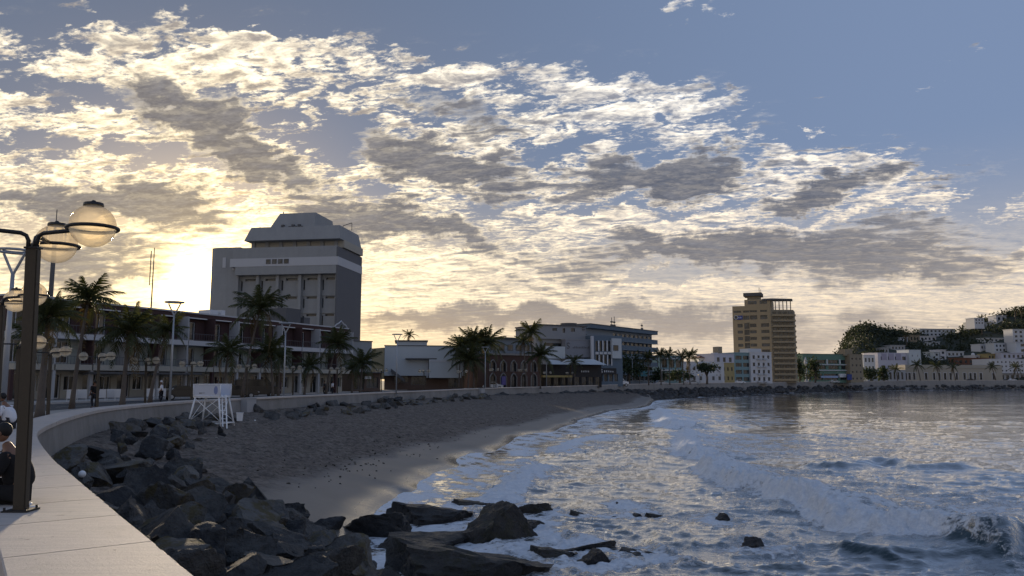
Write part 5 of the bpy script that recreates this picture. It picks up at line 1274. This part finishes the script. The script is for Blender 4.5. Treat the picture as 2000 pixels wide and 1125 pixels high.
letter_S(b, 1175, 724.5, 6, -.5, M_fwhite); strokes(b, 1180, 1200, 723, 727, 5, -.5, M_fwhite, 6); b.pbox('sign_board', M_shade, 1166, 719, 1204, 731, -.5, -.1)
# ---- balcony hotel
b = Bld('balcony_hotel', 'blue grey hotel with stacked continuous balconies and aerials on the flat roof', 'hotel', 1152, 204, 1281, 236); L = b.L; zz = [b.uz(1225, p)[1] for p in (745, 728, 711, 696, 680, 664, 648)]
ua = b.uz(1205, 680)[0]; op = []
for z0, z1_ in zip(zz[:-1], zz[1:]):
    n = 9
    for i in range(n): w_ = (L - ua) / n; op.append((ua + i * w_ + .3, ua + (i + 1) * w_ - .3, z0 + .25, z1_ - .6, 1))
b.wall(M_blueg, 0, L, 0, zz[-1], 1.4, 14, op, 'wall', .3, frame=M_fwhite)
for z0 in zz[1:-1]: b.box('balcony', M_slate, ua - .3, L + .9, -.1, 1.39, z0 - .4, z0 + .75); b.box('balcony_slab', M_blueg, ua - .4, L + 1.0, -.2, 1.39, z0 - .55, z0 - .41)
b.box('roof_slab', M_slate, 0, L + .9, -.2, 14.2, zz[-1], zz[-1] + 1.0); b.box('roof_edge', M_roofd, -.1, L + 1.0, -.3, 14.3, zz[-1] + 1.0, zz[-1] + 1.2)
for px, h in ((1219, 3.0), (1224, 3.4), (1277, 2.4)):
    M = MB(); q = b.uz(px, 644)[0]; M.tube([(q, 4, zz[-1] + 1.2), (q, 4, zz[-1] + 1.2 + h)], .10, 5); M.box(q - .5, q + .5, 3.8, 4.2, zz[-1] + 1.7, zz[-1] + 2.2); M.box(q - .45, q + .35, 3.8, 4.2, zz[-1] + 2.7, zz[-1] + 3.1); M.build('aerial_stack', M_roofd, b.o)
strokes(b, 1233, 1247, 641.5, 645, 7, 0.6, M_roofd, 7); b.pbox('teal_shop_sign', P_('teal_paint', (.06, .20, .24)), 1247, 723, 1264, 735, -.4, -.2)
# ---- lower houses 1285..1500
def simple(name, label, cat, pl, yl, pr, yr, ytop, m, nu, nz, zb=None, depth=10, fu=.5, fz=.5, base=0.0, roof=True, frame=None, off=0):
    b = Bld(name, label, cat, pl, yl, pr, yr, zb); H = b.uz((pl + pr) / 2, ytop)[1]; b.wall(m, 0, b.L, base, H, 0, depth, b.grid(b.L * .04, b.L * .96, base + .3, H - .3, nu, nz, fu, fz), 'wall', .25, frame=frame)
    if roof: b.box('roof_edge', m, -.1, b.L + .1, -.1, depth + .1, H, H + .3)
    return b, H
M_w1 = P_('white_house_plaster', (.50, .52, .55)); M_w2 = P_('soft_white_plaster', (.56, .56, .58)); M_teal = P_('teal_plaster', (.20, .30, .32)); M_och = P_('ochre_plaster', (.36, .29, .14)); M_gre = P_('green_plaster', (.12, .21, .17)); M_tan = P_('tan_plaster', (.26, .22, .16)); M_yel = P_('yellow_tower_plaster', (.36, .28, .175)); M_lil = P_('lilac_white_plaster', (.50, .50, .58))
M_clay = mat('clay_tiles', (.16, .075, .05), .9, .3, 2.0, .4, 8)
b, H = simple('terrace_house', 'pale green house with deep terraces behind the slim palms', 'house', 1288, 250, 1332, 255, 696, M_teal, 3, 2, fu=.75, fz=.6)
for k in (0, 1): b.box('terrace_slab', M_w1, -.2, b.L * .7, -1.6, -.02, H * (.48 + .42 * k), H * (.48 + .42 * k) + .4)
b, H = simple('arched_wall_house', 'white house with an arched garden wall behind the umbrella tree', 'house', 1332, 262, 1412, 268, 708, M_w2, 6, 2, fu=.4, fz=.4)
M = MB(); n = 16; pts_ = [(b.L * (.1 + .8 * i / n), 4.2 + 3.2 * math.sin(math.pi * i / n)) for i in range(n + 1)]
for p, q in zip(pts_[:-1], pts_[1:]): M.tube([(p[0], -.2, p[1]), (q[0], -.2, q[1])], .3, 5)
M.build('arch_trim', M_band, b.o, True); b.rail(b.L * .3, b.L * .98, -1.0, 1.2, 2.0, M_fwhite, 26)
b = Bld('tiled_house', 'white upper storey house with a dark pitched tiled roof', 'house', 1364, 285, 1402, 286); H = b.uz(1385, 699)[1]; b.wall(M_w1, 0, b.L, 0, H, 0, 9, b.grid(.4, b.L - .4, H - 3, H - .4, 4, 1, .5, .6)); M = MB(); t_ = b.uz(1385, 691)[1]; M.hull([(-.6, -.7, H), (b.L + .6, -.7, H), (b.L + .6, 9.7, H), (-.6, 9.7, H)], [(b.L * .35, 3.5, t_), (b.L * .65, 3.5, t_), (b.L * .65, 5.5, t_), (b.L * .35, 5.5, t_)]); M.build('roof', M_clay, b.o)
b, H = simple('blue_house', 'pale blue house with a square chimney tower beside the yellow tower', 'house', 1394, 280, 1432, 284, 692, M_lil, 3, 3, fu=.45, fz=.5); b.pbox('chimney_tower', M_tan, 1403, 677, 1410.5, 691, 2, 5); b.pbox('roof_dome', M_w1, 1396, 689, 1402, 692, 1, 3)
b, H = simple('ochre_house', 'narrow ochre house with three small windows', 'house', 1407, 272, 1432, 274, 710, M_och, 3, 2, fu=.35, fz=.4)
b, H = simple('glazed_house', 'teal glazed house with wide window bands left of the white balcony house', 'house', 1432, 284, 1464, 287, 690, M_teal, 2, 4, fu=.82, fz=.55)
b, H = simple('white_balcony_house', 'white house with rows of small balconies at the foot of the yellow tower', 'house', 1464, 286, 1505, 290, 689, M_w2, 4, 4, fu=.45, fz=.5)
for k in range(4):
    for j in (.28, .55): b.box('balcony', M_w1, b.L * j, b.L * (j + .2), -.9, -.02, H * (.02 + k * .245) + .25, H * (.02 + k * .245) + .75)
b.box('roof_cabin', M_w1, b.L * .1, b.L * .7, 2, 7, H + .3, H + 1.6)
# ---- yellow tower
def ytower():
    b = Bld('apartment_tower', 'tall ochre apartment tower with open balconies on its right side', 'tower', 1432, 318, 1507, 312); L = b.L; z = lambda y: b.uz(1470, y)[1]; u = lambda x: b.uz(x, 650)[0]
    zt = z(597); op = []
    rows_ = [(606, 610), (616, 624), (632, 639), (645, 651), (658, 664), (671, 677), (683, 690), (698, 704), (712, 718), (726, 732)]
    for k, (a, c) in enumerate(rows_):
        xs = ((1434, 1449), (1453, 1465), (1466, 1480), (1486, 1500)) if k in (0, 1) else ((1441, 1451), (1465, 1478), (1487, 1503))
        for x0, x1 in xs: op.append((u(x0), u(x1), z(c), z(a), 2))
        if k > 1: op.append((u(1454), u(1464.5), z(c + 3), z(a - 1.5), 1))
    b.wall(M_yel, 0, L, 0, zt, 0, 16, op, 'front_wall', .35)
    b.box('top_storey', M_yel, u(1456), L, .0, 16, zt, z(585)); 
    for x0, x1 in ((1463, 1480), (1486, 1500)): w = b.box('window', MATS['frame_metal'], u(x0), u(x1), -.06, -.01, z(594), z(588)); b.box('pane', GL, u(x0) + .2, u(x1) - .2, -.1, -.065, z(593.5), z(588.5), w)
    b.box('roof_house', M_tan, u(1460), u(1485), 3, 9, z(585), z(577)); b.box('roof_house_cap', M_roofd, u(1453), u(1489), 2, 10, z(577), z(570.5)); M = MB(); M.tube([(u(1484), 4, z(570)), (u(1484), 4, z(560))], .12, 5); M.tube([(u(1487), 4, z(570)), (u(1487), 4, z(564))], .10, 5); M.build('aerial', M_roofd, b.o)
    # right side turns away: recessed core with projecting balcony slabs
    D = 15.0; zt2 = z(606)
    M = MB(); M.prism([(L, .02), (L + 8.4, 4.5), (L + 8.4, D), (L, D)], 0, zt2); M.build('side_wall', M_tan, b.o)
    e = Vector((8.4, 4.48, 0)).normalized(); nn = Vector((e.y, -e.x, 0))
    for k in range(13):
        zz_ = z(618 + k * 10.4); q0 = Vector((L + .15, .05, 0)); q1 = q0 + e * 9.7; r0, r1 = q0 + nn * 1.3, q1 + nn * 1.3
        M = MB(); M.prism([(r0.x, r0.y), (r1.x, r1.y), (q1.x, q1.y), (q0.x, q0.y)], zz_ - .2, zz_ + .12); sl = M.build('balcony', M_tan if k % 2 else M_yel, b.o)
        M = MB(); r0b, r1b = q0 + nn * 1.22, q1 + nn * 1.22; M.prism([(r0.x, r0.y), (r1.x, r1.y), (r1b.x, r1b.y), (r0b.x, r0b.y)], zz_ + .13, zz_ + .62); M.build('balustrade', M_yel, sl)
        for j in range(4):
            c0 = q0 + e * (.6 + j * 2.2) + nn * .05; c1 = c0 + e * 1.6; M = MB(); M.prism([(c0.x, c0.y), (c1.x, c1.y), (c1.x - nn.x * .1, c1.y - nn.y * .1), (c0.x - nn.x * .1, c0.y - nn.y * .1)], zz_ + .2, zz_ + 1.75); M.build('pane', GL, sl)
    # open pergola at the top corner
    for k in range(6): c0 = Vector((L + .4, .3, 0)) + e * (k * 1.6); M = MB(); M.box(c0.x - .18, c0.x + .18, c0.y - .1, c0.y + .3, zt2, z(588)); M.build('pergola_post', M_tan, b.o)
    M = MB(); c0 = Vector((L - 3, -.5, 0)); c1 = Vector((L, -.4, 0)) + e * 9.2; M.prism([(c0.x, c0.y), (L, -.5), (c1.x, c1.y), (c1.x, c1.y + 4), (L, 5), (c0.x, 5)], z(588), z(584.5)); M.build('pergola_roof', M_roofd, b.o)
    b.rail(u(1490), L + 5, .2, z(584.5), 1.1)
    sg = b.pbox('blue_sign', mat('blue_sign_face', (.03, .05, .22), .5), 1440, 616.5, 1450.5, 624, -.3, -.05); M = MB(); c = b.uz(1437.5, 620, -.3); M.torus((0, 0, 0), .75, .12, 18, 6); rs = M.build('round_emblem', M_fwhite, b.o, True, (c[0], -.3, c[1]), (R(90), 0, 0)); strokes(b, 1441, 1449, 618.5, 621.5, 5, -.3, M_fwhite, 9)
ytower()
# ---- green building with tan end, shops
b = Bld('green_building', 'green three storey building with white framed window bands', 'building', 1566, 352, 1664, 362); L = b.L; H = b.uz(1620, 692)[1]; u = lambda x: b.uz(x, 715)[0]; z = lambda y: b.uz(1620, y)[1]
op = [(u(x0), u(x1), z(710), z(703), 3) for x0, x1 in ((1594, 1613), (1618, 1638), (1643, 1661))] + [(u(x0), u(x1), z(721), z(714), 3) for x0, x1 in ((1594, 1613), (1618, 1638), (1643, 1655))] + [(u(x0), u(x1), z(742), z(730), 2) for x0, x1 in ((1572, 1584), (1590, 1606), (1608, 1636), (1640, 1654))]
b.wall(M_gre, 0, L, 0, H, 0, 14, op, 'wall', .4)
for y0 in (711.5, 722.5): b.pbox('white_ledge', M_w1, 1590, y0, 1664, y0 + 1.6, -.6, -.02)
for x0 in (1614.5, 1639.5): b.pbox('white_pier', M_w1, x0, 702, x0 + 2.2, 711, -.3, -.02)
b.pbox('shop_fascia', P_('pale_blue_fascia', (.30, .38, .55)), 1604, 734, 1637, 738, -1.0, -.02); b.pbox('shop_fascia', M_fwhite, 1640, 730, 1653, 737, -1.0, -.02); b.box('roof_edge', M_roofd, -.1, L + .1, -.1, 14.1, H, H + .2)
M = MB(); q = b.uz(1571.5, 735)[0]; M.box(q - .7, q + .7, -1.6, -.4, 0, 1.2); M.tube([(q, -1, 1.2), (q, -1, z(712))], [.55, .45], 10); M.tube([(q, -1, z(712)), (q, -1, z(704)), (q, -1, z(698))], [.75, .6, .1], 10); M.build('white_turret', M_w1, b.o)
b, H = simple('tan_block', 'tan block with small square windows at the right end of the green building', 'building', 1657, 358, 1682, 361, 693, M_tan, 3, 4, fu=.35, fz=.3); b.pbox('stair_tower', M_tan, 1651, 682, 1665, 695, 1, 5); b.pbox('blue_door_panel', mat('blue_door', (.03, .05, .20), .7), 1655, 731, 1664, 742, -.2, -.02)

# ---- right hand shore: cream building and white apartments
b = Bld('cream_building', 'long single storey cream building with a row of tall dark doors', 'building', 1764, 436, 1952, 446); L = b.L; H = b.uz(1850, 714)[1]; u = lambda x: b.uz(x, 730)[0]; z = lambda y: b.uz(1850, y)[1]
xs = (1766, 1774, 1783, 1806, 1822, 1832, 1843, 1854, 1866, 1881, 1893, 1901.5, 1913, 1938); op = [(u(x), u(x + (4.5 if i % 3 else 5)), z(741.5), z(728.5), 1) for i, x in enumerate(xs)]
b.wall(P_('cream_sandstone', (.40, .36, .30)), 0, L, 0, H, 0, 14, op, 'wall', .4, kind='door')
for o_ in op:
    M = MB(); M.box(o_[0] - .3, o_[0] - .02, -.12, -.01, o_[2], o_[3] + .3); M.box(o_[1] + .02, o_[1] + .3, -.12, -.01, o_[2], o_[3] + .3); M.box(o_[0] - .019, o_[1] + .019, -.12, -.01, o_[3] + .02, o_[3] + .3); M.build('door_surround', M_w2, b.o)
b.box('cornice', M_cream, -.2, L + .2, -.4, 14.1, H - 1.3, H - .9); b.box('parapet', M_cream, -.05, L + .05, -.1, 14.05, H, H + .4)
simple('low_arcade', 'low shaded arcade left of the long cream building', 'building', 1690, 425, 1764, 434, 723, M_pcol, 9, 1, fu=.5, fz=.7, depth=8)
b, H = simple('white_apartments', 'white apartment block with lilac panels above the palms', 'apartment block', 1712, 455, 1772, 460, 690, M_lil, 4, 3, fu=.5, fz=.4, depth=12)
for k in range(3): b.pbox('lilac_panel', P_('lilac_panel_paint', (.33, .31, .40)), 1722 + k * 14, 690, 1732 + k * 14, 703, -.25, -.02)
b, H = simple('blank_gable', 'blank pale blue gable block right of the white apartments', 'building', 1773, 458, 1796, 460, 684, M_hall, 2, 3, fu=.12, fz=.2)
b, H = simple('glazed_roof_house', 'small white house at the left of the apartments, catching warm light', 'house', 1684, 448, 1706, 450, 694, M_w1, 3, 3, fu=.5, fz=.5)
b, H = simple('sunlit_cabin', 'warm lit glazed cabin on the slope left of the apartments', 'cabin', 1700, 462, 1721, 463, 690, M_w2, 4, 1, fu=.6, fz=.6, zb=10)
b, H = simple('corner_apartments', 'white three storey apartments at the right edge with rows of small windows', 'apartment block', 1929, 462, 2030, 468, 702, M_w2, 12, 3, fu=.38, fz=.36, depth=14, base=4.5); b.wall(M_pcol, 0, b.L, 0, 4.48, 1.5, 14, b.grid(1, b.L - 1, .2, 4.2, 10, 1, .6, .6), 'base_wall')
# ---- hill
hx = np.linspace(90, 620, 150); hy = np.linspace(455, 900, 60); HX, HY = np.meshgrid(hx, hy)
def hill_h(x, y):
    az_px = 1000 + x / y * FPX
    prof = np.interp(az_px, [1560, 1600, 1640, 1660, 1690, 1720, 1750, 1790, 1830, 1870, 1890, 1940, 1990, 2050, 2200, 2500], [748, 730, 688, 650, 638, 645, 652, 654, 653, 650, 640, 624, 612, 602, 596, 600])
    d0 = np.interp(az_px, [1560, 1700, 1800, 1880, 2000, 2500], [620, 620, 640, 640, 620, 620])
    top = EYE + (HOR - prof) / FPX * d0 - 1.5
    t = np.clip((y - 462) / (d0 - 462), 0, 1.25); s_ = np.where(t < 1, t ** .8, 1 - (t - 1) * .8)
    return 3.5 + np.clip(top - 3.5, 0, None) * s_ + (2.0 * perlin(x * .03, y * .03)) * np.minimum(t * 3, 1)
tag(link('hill', grid_mesh('hill', HX, HY, hill_h(HX, HY), mat('hill_scrub', (.030, .036, .024), .95, .4, .05, .6, .4))), kind='structure')
# cross on the left summit
p = at(1680, 631, 618); M = MB(); M.box(-.25, .25, -.25, .25, -5, 2.6); M.box(-1.1, 1.1, -.2, .2, 1.0, 1.5); tag(M.build('summit_cross', M_roofd, None, False, p), 'small cross on the left hill summit', 'cross')
# houses on the slope
def hh(label, px0, px1, ytop, ybot, d, m, nu, nz, roof=None):
    pm = (px0 + px1) / 2
    for dd in range(466, 640, 2):
        c = at(pm, ybot, dd)
        if float(hill_h(np.array([c.x]), np.array([c.y]))[0]) >= c.z - .3: d = dd; break
    b = Bld('hillside_house', label, 'house', px0, d, px1, d + 2, 0.0); zb = b.uz((px0 + px1) / 2, ybot)[1]; H = b.uz((px0 + px1) / 2, ytop)[1]; b.o.location.z = zb - 3; H = H - zb + 3
    b.wall(m, 0, b.L, 0, H, 0, 8, b.grid(b.L * .05, b.L * .95, 3.1, H - .1, nu, nz, .5, .5), 'wall', .3)
    b.box('roof', roof or m, -.3, b.L + .3, -.4, 8.3, H, H + .4); b.o['group'] = 'houses on the hillside'; return b
HL = [('long white terrace house along the ridge between the two summits', 1797, 1866, 643, 657, 560, M_w1, 8, 2), ('brownish house just below the left end of the ridge terrace', 1776, 1796, 655, 668, 545, M_tan, 3, 1), ('pale house under the ridge terrace', 1795, 1828, 657, 666, 540, M_w2, 4, 1),
      ('white cluster house high on the right slope', 1905, 1924, 622, 634, 570, M_w2, 3, 2), ('broad pale house on the right slope below the crest palms', 1896, 1945, 630, 643, 560, M_pcol, 6, 1), ('white box house near the right crest', 1948, 1968, 617, 628, 575, M_w2, 2, 1),
      ('long low white roofed house mid right slope', 1923, 1967, 661, 668, 520, M_w1, 5, 1), ('white tower house at the right edge, upper', 1978, 2010, 644, 670, 505, M_w2, 3, 3), ('pale blank house at the right edge below the tower house', 1983, 2015, 669, 690, 490, M_w1, 1, 2),
      ('white arched house in the middle of the right slope', 1940, 1978, 671, 688, 495, M_w1, 5, 2), ('white terrace house left of the arched house', 1912, 1940, 673, 684, 500, M_w2, 4, 1), ('small white house with a square turret above the cream building', 1834, 1845, 684, 703, 485, M_w2, 1, 2),
      ('pale slab roofed house right of the square turret', 1846, 1880, 687, 697, 482, M_w1, 4, 1), ('narrow blue grey house left of the square turret', 1822, 1832, 688, 706, 484, M_hall, 1, 2), ('low red tiled house behind the long cream building', 1865, 1930, 700, 712, 475, M_clay, 6, 1),
      ('lilac white house above the corner apartments', 1952, 2010, 690, 702, 474, M_lil, 6, 1), ('yellow gabled house left of the corner apartments', 1926, 1946, 692, 703, 476, M_och, 3, 1), ('small pale cottage between the summits, left', 1758, 1772, 660, 667, 560, M_w1, 2, 1),
      ('grey low house above the white apartments', 1738, 1766, 675, 684, 520, M_pcol, 4, 1), ('small pale house left on the slope above the apartments', 1718, 1734, 680, 690, 510, M_pcol, 2, 1), ('tiny pale roof low on the middle slope', 1820, 1834, 668, 675, 530, M_w1, 2, 1), ('dome topped white house behind the red tiled roof', 1901, 1911, 695, 704, 480, M_w2, 1, 1)]
for a in HL:
    b = hh(*a)
    if 'dome' in a[0]: M = MB(); M.ball((b.L / 2, 3, 0), 1.1, seg=12, rings=8); d_ = M.build('dome', M_w2, b.o, True); d_.location.z = b.uz(1906, 692)[1] - b.o.location.z + b.zb
# wood on the hill: one mass of leaf clumps
rg = np.random.default_rng(21); n = 2600; ax = rg.uniform(1572, 2060, n); ay = rg.uniform(470, 660, n); ay = np.where(rg.random(n) < .4, rg.uniform(590, 640, n), ay); wx = (ax - 1000) / FPX * ay; wz = hill_h(wx, ay); hm = MB()
keep = wz > 6.0
for o_ in bpy.data.objects:
    if o_.name.startswith('hillside_house'):
        wl_ = max((v.co.x for ch in o_.children if ch.type == 'MESH' for v in ch.data.vertices), default=10)
        keep &= ~((wx > o_.location.x - 4) & (wx < o_.location.x + wl_ + 4) & (ay > o_.location.y - 22) & (ay < o_.location.y + 9))
for x0, y0, z0 in zip(wx[keep], ay[keep], wz[keep]):
    rr0 = rg.uniform(1.5, 4.0); k = 20
    P = rg.normal(0, .55, (k, 3)) * rr0 + np.array([x0, y0, z0 + rr0 * .7]); A = rg.normal(0, 1, (k, 3)); A /= np.linalg.norm(A, axis=1)[:, None]; B2 = np.cross(A, rg.normal(0, 1, (k, 3))); B2 /= np.linalg.norm(B2, axis=1)[:, None]
    for p, a, q in zip(P, A, B2): l = rg.uniform(.5, 1.3); hm.add([p - a * l, p + q * l * .6, p + a * l, p - q * l * .6], [(0, 1, 2, 3)])
tag(hm.build('hillside_wood', leaf_mat('hill_leaf', (.018, .026, .018), (.040, .050, .032))), 'dark mass of trees and scrub covering the hill', 'wood', kind='stuff')
for k, (px, py, d) in enumerate(((1916, 622, 575), (1982, 606, 600), (1994, 604, 600), (1770, 655, 570))):
    c = at(px, py, d); zb = float(hill_h(np.array([c.x]), np.array([c.y]))[0]); palm((c.x, c.y, min(zb, c.z - 4)), c, 11 * d / FPX, ['palm standing above the white cluster house', 'left palm on the right crest', 'right palm on the right crest', 'palm in the saddle of the hill'][k], 14, 60 + k, group='palms on the hill', thick=.3)

# ================================================================== vehicles
def car(px, d, rz, label, paint, L=4.3, H=1.45, van=False):
    x0 = (px - 1000) / FPX * d; o = empty('parked_car', (x0, d, road_z(x0, d) - .15), R(rz), label, 'car'); hw = .86
    if van: prof = [(-L / 2, .35), (-L / 2, H * .95), (-L / 2 + .15, H), (L * .22, H), (L * .36, H * .62), (L / 2, H * .52), (L / 2, .35)]; gl_ = [(-L / 2 + .3, H * .62), (-L / 2 + .3, H * .92), (L * .20, H * .92), (L * .31, H * .64)]
    else: prof = [(-L / 2, .32), (-L / 2 - .02, .70), (-L * .45, .92), (-L * .30, .98), (-L * .20, H), (L * .08, H), (L * .24, .98), (L * .46, .82), (L / 2, .62), (L / 2, .32)]; gl_ = [(-L * .275, .98), (-L * .185, H - .07), (L * .065, H - .07), (L * .20, .98)]
    M = MB(); M.profile(prof, -hw, hw); me = M.mesh('body', paint); bm = bmesh.new(); bm.from_mesh(me); bmesh.ops.recalc_face_normals(bm, faces=bm.faces); bmesh.ops.bevel(bm, geom=bm.edges[:], offset=.06, segments=2, affect='EDGES'); bm.to_mesh(me); bm.free(); link('body', me, o)
    for sg in (-1, 1): M = MB(); M.profile(gl_, sg * hw - .0 if sg < 0 else hw - .004, sg * hw + .006 if sg > 0 else -hw + .004); f = M.build('side_window', GL, o); f.location.y = sg * .004
    M = MB(); M.hull([(L * .085, -hw * .8, H - .06), (L * .085, hw * .8, H - .06), (L * .235, hw * .86, 1.0), (L * .235, -hw * .86, 1.0)], [(L * .10, -hw * .8, H - .04), (L * .10, hw * .8, H - .04), (L * .25, hw * .86, 1.02), (L * .25, -hw * .86, 1.02)]); M.build('windscreen', GL, o)
    for sx in (-.31, .31):
        for sy in (-1, 1):
            M = MB(); M.tube([(L * sx, sy * (hw - .18), .33), (L * sx, sy * (hw + .03), .33)], .33, 18); w = M.build('wheel', M_black, o); M = MB(); M.tube([(L * sx, sy * (hw + .01), .33), (L * sx, sy * (hw + .05), .33)], .19, 12); M.build('rim', M_galv, w)
    for sy in (-1, 1):
        M = MB(); M.box(L / 2 - .04, L / 2 + .03, sy * .62 - .16, sy * .62 + .16, .62 if not van else .75, .76 if not van else .9); M.build('headlight', M_fwhite, o); M = MB(); M.box(-L / 2 - .05, -L / 2 + .03, sy * .65 - .13, sy * .65 + .13, .72, .86); M.build('tail_light', mat('red_lens', (.25, .01, .01), .3), o)
    return o
mk_ = lambda n, c: mat(n, c, .3, .05, 1.0, spec=.6)
pb_, pw_, pg_ = mk_('black_car_paint', (.012, .012, .014)), mk_('white_car_paint', (.62, .63, .65)), mk_('silver_car_paint', (.34, .36, .38))
car(365, 79, 35, 'black car parked left of the lifeguard stand behind the wall', pb_); car(507, 90, 25, 'dark van parked in front of the hotel, right of the lifeguard stand', pb_, 4.9, 2.1, True); car(962, 160, 15, 'white car left of its pair before the arched brown facade', pw_); car(987, 163, 15, 'white car right of its pair before the arched brown facade', pw_)
car(470, 86, 22, 'dark car beside the dark van in front of the hotel', pb_); car(1288, 222, 20, 'silver car parked under the palms right of the balcony hotel', pg_); car(1350, 243, 18, 'silver car by the umbrella shaped tree', pg_); car(1440, 276, 15, 'white car before the teal glazed house', pw_); car(1625, 342, 8, 'silver car before the green building shops', pg_); car(1890, 428, 5, 'dark car before the long cream building', pb_); car(1970, 434, 5, 'white car before the corner apartments', pw_)
def truck():
    px, d = 1206, 192; x0 = (px - 1000) / FPX * d; o = empty('delivery_truck', (x0, d, road_z(x0, d) - .15), R(18), 'small white truck with a box body by the striped house', 'truck')
    M = MB(); M.box(-2.6, -.1, -.95, .95, .75, 2.7); M.build('box_body', pw_, o); M = MB(); M.profile([(.0, .6), (.0, 2.0), (.9, 2.0), (1.35, 1.35), (2.4, 1.2), (2.5, .6)], -.9, .9); M.build('cab', pw_, o); M = MB(); M.profile([(.25, 1.35), (.25, 1.85), (.85, 1.85), (1.15, 1.38)], -.92, .92); M.build('cab_window', GL, o); M = MB(); M.box(-2.7, 2.5, -.8, .8, .5, .74); M.build('chassis', M_black, o)
    for sx in (-1.8, 1.7):
        for sy in (-1, 1): M = MB(); M.tube([(sx, sy * .7, .4), (sx, sy * .96, .4)], .4, 16); w = M.build('wheel', M_black, o); M = MB(); M.tube([(sx, sy * .95, .4), (sx, sy * .985, .4)], .22, 12); M.build('rim', M_galv, w)
truck()
